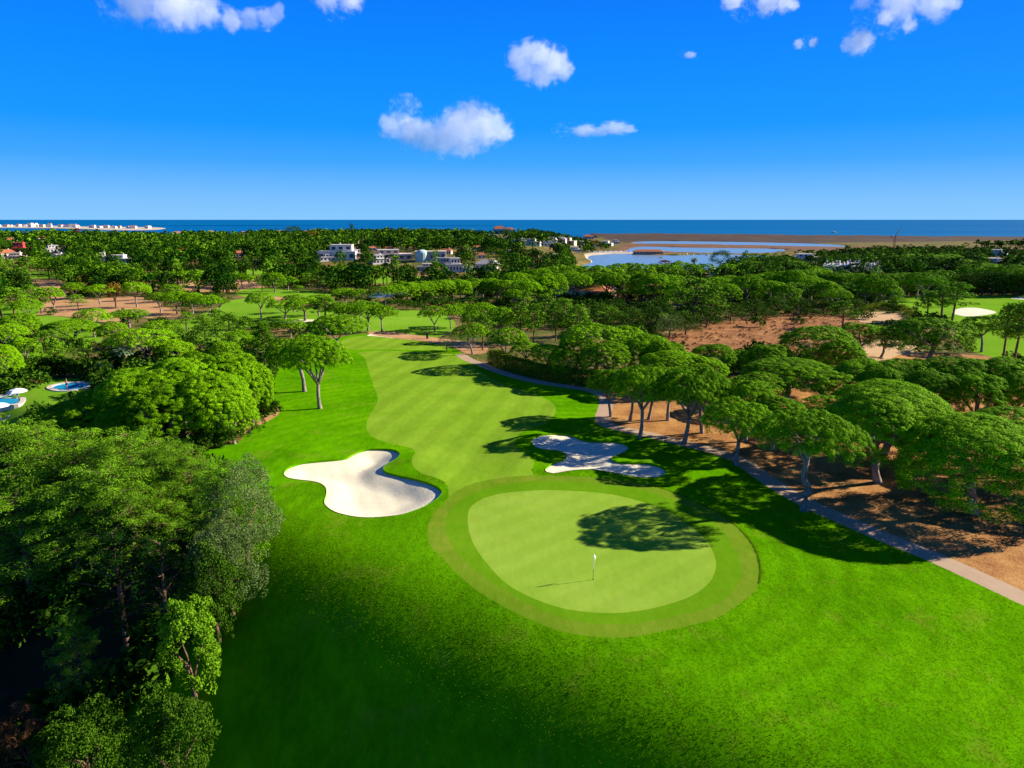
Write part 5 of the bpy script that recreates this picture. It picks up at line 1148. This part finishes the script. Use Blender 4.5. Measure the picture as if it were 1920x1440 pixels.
# ------------------------------------------------------------------ far wood and undergrowth (nobody could count them)
def tiles(tpls, P, S, R, hue=None):
    """many transformed copies of small crown templates as one array; tpl = (quads n x 4 x 3, tone n)"""
    V, Tn = [], []
    for i in range(len(P)):
        q, tn = tpls[i % len(tpls)]; c, s = math.cos(R[i]), math.sin(R[i])
        x = q[:, :, 0] * S[i, 0]; y = q[:, :, 1] * S[i, 0]; o = np.stack([x * c - y * s, x * s + y * c, q[:, :, 2] * S[i, 1]], -1) + P[i]
        V.append(o.reshape(-1, 3)); Tn.append(np.repeat(np.clip(tn + (0 if hue is None else hue[i]), 0, 1), 4))
    V = np.concatenate(V); return V, np.arange(len(V)).reshape(-1, 4), np.concatenate(Tn)
def tpl_pack(v, f, t): return v.reshape(-1, 4, 3), t.reshape(-1, 4)[:, 0]
def far_tpl(kind, n, per, size, seed):
    g = np.random.default_rng(seed)
    if kind == 'stone':
        c, r = stone_clumps(g, n, cr=1.0, th=4.4, low=.25) if seed % 2 else full_clumps(g, n, cr=1.0); v = leaves(c, r, per, size, g, up=.4, jit=.4, out_k=.6, out_c=np.array([0, 0, 5.0])); k = 4.75; H = 10.
    elif kind == 'maritime':
        b, c, r = branch_tree(g, 12., n // 3 + 2, .30, .35, .7, 2, 1.0); v = leaves(c, r, max(per // 2, 2), size, g, up=.45, jit=.6, asp=.5, out_k=.6, out_c=np.array([0, 0, 6.5])); k = 3.7; H = 12.
    else:
        c, r = round_clumps(g, n, 3.2, 3.2, 4.6, 1.1); v = leaves(c, r, per, size, g, up=.3, jit=.6, out_k=.6, out_c=np.array([0, 0, 4.4])); k = 3.4; H = 8.
    q, t = tpl_pack(*v); st = np.array([[[-.28, 0, -.6], [.28, 0, -.6], [.22, 0, H * .7], [-.22, 0, H * .7]], [[0, -.28, -.6], [0, .28, -.6], [0, .22, H * .7], [0, -.22, H * .7]]])
    q = np.concatenate([q, st]); t = np.concatenate([t, [0.0, 0.0]])
    return q / np.array([k, k, H]), t
fg = np.random.default_rng(99)
BANDS = [(300, 520, 9.0, (70, 8, .48)), (520, 850, 9.5, (40, 5, .8)), (850, 1250, 11.5, (20, 4, 1.25)), (1250, 1760, 15, (12, 3, 1.9))]
spots = np.array(SPOTS); hs_ = np.array(HOUSES)
acc = {'stone': [], 'maritime': [], 'round': []}
for bi, (r0, r1, sp_, (n_, per_, sz_)) in enumerate(BANDS):
    m_ = int(.5 * math.radians(84) * (r1 * r1 - r0 * r0) / (sp_ * sp_)); P = scatter(m_, r0, r1, -42, 42, fg)
    P = P[clear_mask(P, [r[2] for r in REG if r[0] not in ('shade_toned_litter_ground',)])]
    keep = np.ones(len(P), bool)
    for (hx, hy, hr) in HOUSES:                # keep the house and the view down to it free
        keep &= np.hypot(P[:, 0] - hx, P[:, 1] - hy) > hr + 3
    for (sx_, sy_, sr) in SPOTS:
        if sy_ > r0 - 40: keep &= ~(np.hypot(P[:, 0] - sx_, P[:, 1] - sy_) < sr + 2.5)
    lag = (P[:, 0] / P[:, 1] > 9.10) & (P[:, 1] > 620) & (P[:, 0] / P[:, 1] < .40)   # the lagoon must stay visible: only low trees and few before it
    keep &= ~(lag & (P[:, 1] < 760) & (fg.random(len(P)) < .75))
    P = P[keep]; z = T(P[:, 0], P[:, 1])
    D_ = P[:, 1] * CP + (CZ - z) * SP; U_ = 960 + F * P[:, 0] / D_; zt = z + 10.5; V_ = 720 - F * (P[:, 1] * SP + (zt - CZ) * CP) / (P[:, 1] * CP + (CZ - zt) * SP)
    sky_ = np.interp(U_, [-200, 0, 130, 300, 450, 540, 600, 700, 800, 870, 960, 1000, 1060, 1085, 1100, 1180, 1190, 1330, 1345, 1440, 1470, 1600, 1700, 1800, 1920, 2200], [434, 434, 432, 436, 434, 427, 429, 430, 429, 432, 434, 430, 440, 444, 448, 455, 500, 500, 484, 476, 470, 461, 456, 452, 447, 446])
    vk = V_ > sky_ + fg.uniform(-1, 2.5, len(P)); R0 = np.hypot(P[:, 0], P[:, 1])
    vk &= ~((U_ > 1070) & (U_ < 1345) & (P[:, 1] < 900) & (V_ < 503))
    for (hu, hw, ht, hb, hd) in VIEWS: vk &= ~((R0 < hd) & (np.abs(U_ - hu) < hw * .5 + 4) & (V_ < hb - .22 * (hb - ht)) & (V_ > ht - 30) & (fg.random(len(P)) < (.93 if hu < 470 or hw >= 26 else .8)))
    P = P[vk]; z = z[vk]; P3 = np.column_stack([P, z]); n = len(P)
    u = fg.random(n); patch = np.sin(P[:, 0] / 60) * np.sin(P[:, 1] / 85 + 1); kinds = np.where(u < .36 + .2 * patch, 0, np.where(u < .66 + .1 * patch, 1, 2))
    for ki, kn in enumerate(('stone', 'maritime', 'round')):
        sel = np.where(kinds == ki)[0]
        if not len(sel): continue
        tp = [far_tpl(kn, n_, per_, sz_, 3000 + 100 * bi + 10 * ki + q) for q in range(4)]
        W = fg.uniform(.75, 1.25, len(sel)) * {0: 5.0, 1: 4.0, 2: 4.0}[ki] * (1, 1.05, 1.15, 1.4)[bi]; H = fg.uniform(.75, 1.2, len(sel)) * {0: 10.5, 1: 12.5, 2: 9.0}[ki]
        low = P[sel, 0] / P[sel, 1] > .08; H = np.where(low & (P[sel, 1] > 430), H * .82, H)
        acc[kn].append(tiles(tp, P3[sel], np.column_stack([W, H]), fg.uniform(0, 6.28, len(sel)), fg.normal(-.36, .14, len(sel))))
for kn, mt in (('stone', 'pine'), ('maritime', 'maritime'), ('round', 'broad')):
    v, f, t = cat(*acc[kn])
    o = link({'stone': 'far_pine_wood', 'maritime': 'far_loose_pine_wood', 'round': 'far_broadleaf_wood'}[kn], crown_me('wood', (v, f, t), M[mt]))
    tag(o, {'stone': 'far umbrella pine wood stretching to the coast', 'maritime': 'far grey-green pines mixed through the wood to the coast', 'round': 'far dark broadleaf trees mixed through the wood to the coast'}[kn], 'wood', None, 'stuff')
# undergrowth
P = np.vstack([scatter(5200, 150, 420, -42, 42, fg), scatter(700, 70, 150, -42, -14, fg), scatter(500, 60, 150, 18, 42, fg)])
MOWN = [r[2] for r in REG if r[1] in ('rough', 'fairway', 'green', 'fringe', 'collar', 'path', 'sand', 'far_grass', 'lagoon')]
P = P[clear_mask(P, MOWN)]; bare = np.zeros(len(P), bool)
for r_ in REG:
    if r_[1] in ('straw', 'dirt', 'tan', 'heath'): bare |= inside(r_[2], P)
P = P[~bare | ((fg.random(len(P)) < .08) & (P[:, 1] > 190))]; P = P[~(((P[:, 1] > 95) & (P[:, 1] < 175) & (P[:, 0] > -12) & (P[:, 0] < 24)))]; P = P[(P[:, 0] > -5) | (P[:, 1] < 140) | (fg.random(len(P)) < .35)]; n = len(P)
tp = []
for q in range(5):
    g = np.random.default_rng(4000 + q); c, r = round_clumps(g, 22, 1.0, .8, .6, .36); a, b_ = tpl_pack(*leaves(c, r, 7, .22, g, up=.3, jit=.9)); tp.append((a, b_))
P = np.vstack([P, [q for q in scatter(500, 24, 60, -60, -14, fg) if inside(hollow, q[None])[0]]]); n = len(P); W = fg.uniform(.5, 1.0, n) ** 1.5 * 2.4; v, f, t = tiles(tp, np.column_stack([P, T(P[:, 0], P[:, 1])]), np.column_stack([W, W * fg.uniform(.6, 1.1, n)]), fg.uniform(0, 6.28, n), fg.normal(-.1, .15, n))
tag(link('undergrowth', crown_me('undergrowth', (v, f, t), M['broad'])), 'low bushes and undergrowth beneath the pine woods', 'undergrowth', None, 'stuff')
P = scatter(2600, 160, 330, 10, 40, fg); P = P[inside([r[2] for r in REG if r[0] == 'heath_slope'][0], P)]; n = len(P); W = fg.uniform(.15, .42, n)
v, f, t = tiles(tp, np.column_stack([P, T(P[:, 0], P[:, 1])]), np.column_stack([W, W * .8]), fg.uniform(0, 6.28, n), fg.normal(0, .2, n))
tag(link('heath_tussocks', crown_me('heath', (v, f, t), M['dry'])), 'brown tussocks covering the open heath slope', 'heath', None, 'stuff')

# grass blades on the near lawn
g = np.random.default_rng(61); n = 330000
rd_ = np.sqrt(g.uniform(26 ** 2, 74 ** 2, n)); an = np.radians(g.uniform(-40, 44, n)); P = np.column_stack([rd_ * np.sin(an), rd_ * np.cos(an)])
LAWNP = [r[2] for r in REG if r[0] == 'rough_lawn'][0]; k = inside(LAWNP, P)
for r_ in REG:
    if r_[0] in ('bunker_sand', 'putting_green', 'green_fringe', 'green_collar', 'cart_path', 'fairway'): k &= ~inside(r_[2], P)
pn = np.sin(P[:, 0] * 1.7 + np.sin(P[:, 1] * .9) * 2) * np.sin(P[:, 1] * 1.3 + np.sin(P[:, 0] * .7) * 2); k &= g.random(n) < .8 + .2 * pn; tt_ = (P[:, 0] + 5) * -.62 + (P[:, 1] - 50.5) * -.785; k &= g.random(n) < 1 - .97 * sst(3, 10, tt_)
P = P[k]; n = len(P); nb = 3; B = np.repeat(np.column_stack([P, T(P[:, 0], P[:, 1])]), nb, 0) + g.normal(0, .06, (n * nb, 3)) * (1, 1, 0)
w_ = g.uniform(0, 6.28, n * nb); dx = np.column_stack([np.cos(w_), np.sin(w_), np.zeros(n * nb)]); ln = np.column_stack([g.normal(0, .35, (n * nb, 2)), np.ones(n * nb)]); hgt = g.uniform(.018, .045, n * nb)[:, None]
wd = g.uniform(.014, .032, n * nb)[:, None]; B[:, 2] -= .01
v = np.stack([B - dx * wd, B + dx * wd, B + ln * hgt + dx * wd * .35, B + ln * hgt - dx * wd * .35], 1).reshape(-1, 3)
ed = [r_[2] for r_ in REG if r_[0] == 'green_collar'][0]; ctr = ed.mean(0); ne = 9000; ke = g.integers(0, len(ed), ne); te = g.random(ne)[:, None]
Pe = ed[ke] * te + np.roll(ed, -1, 0)[ke] * (1 - te); oe = unit(Pe - ctr); Pe = Pe + oe * np.abs(g.normal(.03, .07, ne))[:, None]
ke = ((Pe[:, 0] - ctr[0]) > 8.0) & (Pe[:, 1] > ctr[1] - 9) & (g.random(ne) < .75); Pe = Pe[ke]; ne = len(Pe)
Be = np.column_stack([Pe, T(Pe[:, 0], Pe[:, 1]) - .01]); we = g.uniform(0, 6.28, ne); de = np.column_stack([np.cos(we), np.sin(we), np.zeros(ne)]) * g.uniform(.015, .03, ne)[:, None]
le = np.column_stack([g.normal(0, .25, (ne, 2)), np.ones(ne)]) * g.uniform(.05, .12, ne)[:, None]
v = np.concatenate([v, np.stack([Be - de, Be + de, Be + le + de * .35, Be + le - de * .35], 1).reshape(-1, 3)])
tn_ = np.repeat(np.clip(.5 + np.concatenate([np.repeat(.06 * pn[k] + g.normal(0, .06, n), nb) + g.normal(0, .08, n * nb), g.normal(-.05, .1, ne)]), 0, 1), 4)
tag(link('grass', crown_me('grass', (v, np.arange(len(v)).reshape(-1, 4), tn_), foliage('grass_blades', (.085, .20, .001), (.28, .46, .004), .3, 0))), 'tufts of rough grass on the lawn round the green', 'grass', None, 'stuff')

# ------------------------------------------------------------------ clouds: bodies of vapour far beyond the coast
def cloud(blobs, label, dist=6500.0, dens=1.0, depthk=.9, stretch=1.0):
    pts = []
    for u, v, r in blobs:
        d = ray(u, v); P = np.array([0, 0, CZ]) + d * dist / d[1]; pts.append((P, r * (dist / CP) / F))
    c = sum(p for p, _ in pts) / len(pts); root = Vector(c); rm = max(r for _, r in pts)
    gg = random.Random(int(blobs[0][0]) + 3); loc = []
    for P, r in pts: loc.append((P - c + np.array([0, gg.uniform(-.35, .35) * r * depthk, 0]), r))
    mb = MB()
    for q, r in loc:
        R_ = r * 1.12; b = len(mb.v); X_ = R_ * stretch; ns, nr_ = 14, 8
        for i in range(nr_ + 1):
            th_ = math.pi * i / nr_
            for k in range(ns):
                w = 2 * math.pi * k / ns; mb.v.append((q[0] + X_ * math.sin(th_) * math.cos(w), q[1] + R_ * math.sin(th_) * math.sin(w), q[2] + R_ * math.cos(th_)))
        for i in range(nr_):
            for k in range(ns): k2 = (k + 1) % ns; mb.f.append((b + i * ns + k, b + (i + 1) * ns + k, b + (i + 1) * ns + k2, b + i * ns + k2))
    m = bpy.data.materials.new('cloud_vapour'); m.use_nodes = True; n, l = m.node_tree.nodes, m.node_tree.links; n.clear()
    out = n.new('ShaderNodeOutputMaterial'); pv = n.new('ShaderNodeVolumePrincipled'); l.new(pv.outputs[0], out.inputs['Volume'])
    pv.inputs['Color'].default_value = (1, 1, 1, 1); pv.inputs['Anisotropy'].default_value = 0.0
    tc = n.new('ShaderNodeTexCoord'); nz = n.new('ShaderNodeTexNoise'); nz.inputs['Scale'].default_value = 2.6 / rm; nz.inputs['Detail'].default_value = 6; nz.inputs['Roughness'].default_value = .66; nz.inputs['Distortion'].default_value = .4; l.new(mapping(n, l, tc.outputs['Object'], (1 / stretch, 1, 1)), nz.inputs['Vector'])
    f = None; sv_ = mapping(n, l, tc.outputs['Object'], (1 / stretch, 1, 1))
    for q, r in loc:
        vd = n.new('ShaderNodeVectorMath'); vd.operation = 'DISTANCE'; vd.inputs[1].default_value = (q[0] / stretch, q[1], q[2]); l.new(sv_, vd.inputs[0])
        mr = n.new('ShaderNodeMapRange'); mr.inputs['From Min'].default_value = 0; mr.inputs['From Max'].default_value = r * 1.1; mr.inputs['To Min'].default_value = 1; mr.inputs['To Max'].default_value = 0; l.new(vd.outputs['Value'], mr.inputs['Value'])
        f = mr.outputs[0] if f is None else math_(n, l, 'SMOOTH_MAX', f, mr.outputs[0])
        if f is not mr.outputs[0]: f.node.inputs[2].default_value = .22
    f = math_(n, l, 'ADD', f, math_(n, l, 'MULTIPLY', math_(n, l, 'SUBTRACT', nz.outputs['Fac'], .5), 1.7))
    mr = n.new('ShaderNodeMapRange'); mr.interpolation_type = 'SMOOTHSTEP'; mr.inputs['From Min'].default_value = .16; mr.inputs['From Max'].default_value = .55; l.new(f, mr.inputs['Value'])
    l.new(math_(n, l, 'MULTIPLY', mr.outputs[0], dens * .95 / rm), pv.inputs['Density'])
    me = mb.me('cloud', m); o = link('cloud', me, None, root); rmod = o.modifiers.new('fuse', 'REMESH'); rmod.mode = 'VOXEL'; rmod.voxel_size = rm * .16
    tag(o, label, 'cloud', 'white clouds in the blue sky'); return o
cloud([(762, 212, 30), (735, 238, 26), (772, 245, 34), (800, 256, 32), (830, 256, 36), (860, 240, 42), (885, 222, 34), (908, 238, 38), (932, 242, 30), (868, 266, 30), (888, 277, 18), (948, 246, 18)], 'largest cloud with two humps, lowest above the sea')
cloud([(1002, 112, 34), (975, 108, 26), (1035, 120, 32), (1015, 140, 24), (1056, 130, 20), (985, 133, 22), (965, 98, 14), (1070, 129, 10), (1010, 104, 26), (990, 98, 22), (1022, 104, 22)], 'bright round cloud above the middle of the sky')
cloud([(1062, 243, 12), (1098, 246, 13), (1128, 246, 10), (1152, 240, 14), (1176, 242, 9)], 'thin flat streak of cloud right of the two humped one', dens=.6, stretch=2.2)
cloud([(215, 15, 26), (260, 8, 36), (310, 4, 44), (350, 16, 36), (390, 24, 28), (430, 36, 22), (470, 40, 20), (500, 33, 20), (520, 22, 16), (330, -30, 40), (250, -25, 30)], 'long cloud cut by the top edge at the left')
cloud([(632, 4, 30), (610, -10, 26), (655, -5, 26)], 'small cloud cut by the top edge next to the long one')
cloud([(1395, 14, 22), (1375, -5, 22), (1440, 4, 24), (1470, 3, 20), (1488, 8, 12)], 'pair of soft puffs cut by the top edge right of centre')
cloud([(1650, -5, 38), (1700, -8, 44), (1755, 2, 34), (1618, 3, 16), (1788, 6, 16)], 'wide cloud cut by the top edge at the right')
cloud([(1680, 36, 28), (1702, 50, 14), (1662, 32, 16)], 'small puff hanging under the wide top right cloud', dist=8600)
cloud([(1610, 62, 22), (1608, 80, 24), (1590, 83, 14), (1625, 74, 15)], 'compact puff shaped like a bell at the upper right')
cloud([(1512, 78, 12), (1498, 82, 10), (1525, 80, 10)], 'tiny puff left of the bell shaped cloud', dens=.8)
cloud([(1282, 100, 7), (1294, 103, 7)], 'faint tiny wisp in open sky right of centre', dens=.4, stretch=1.8)
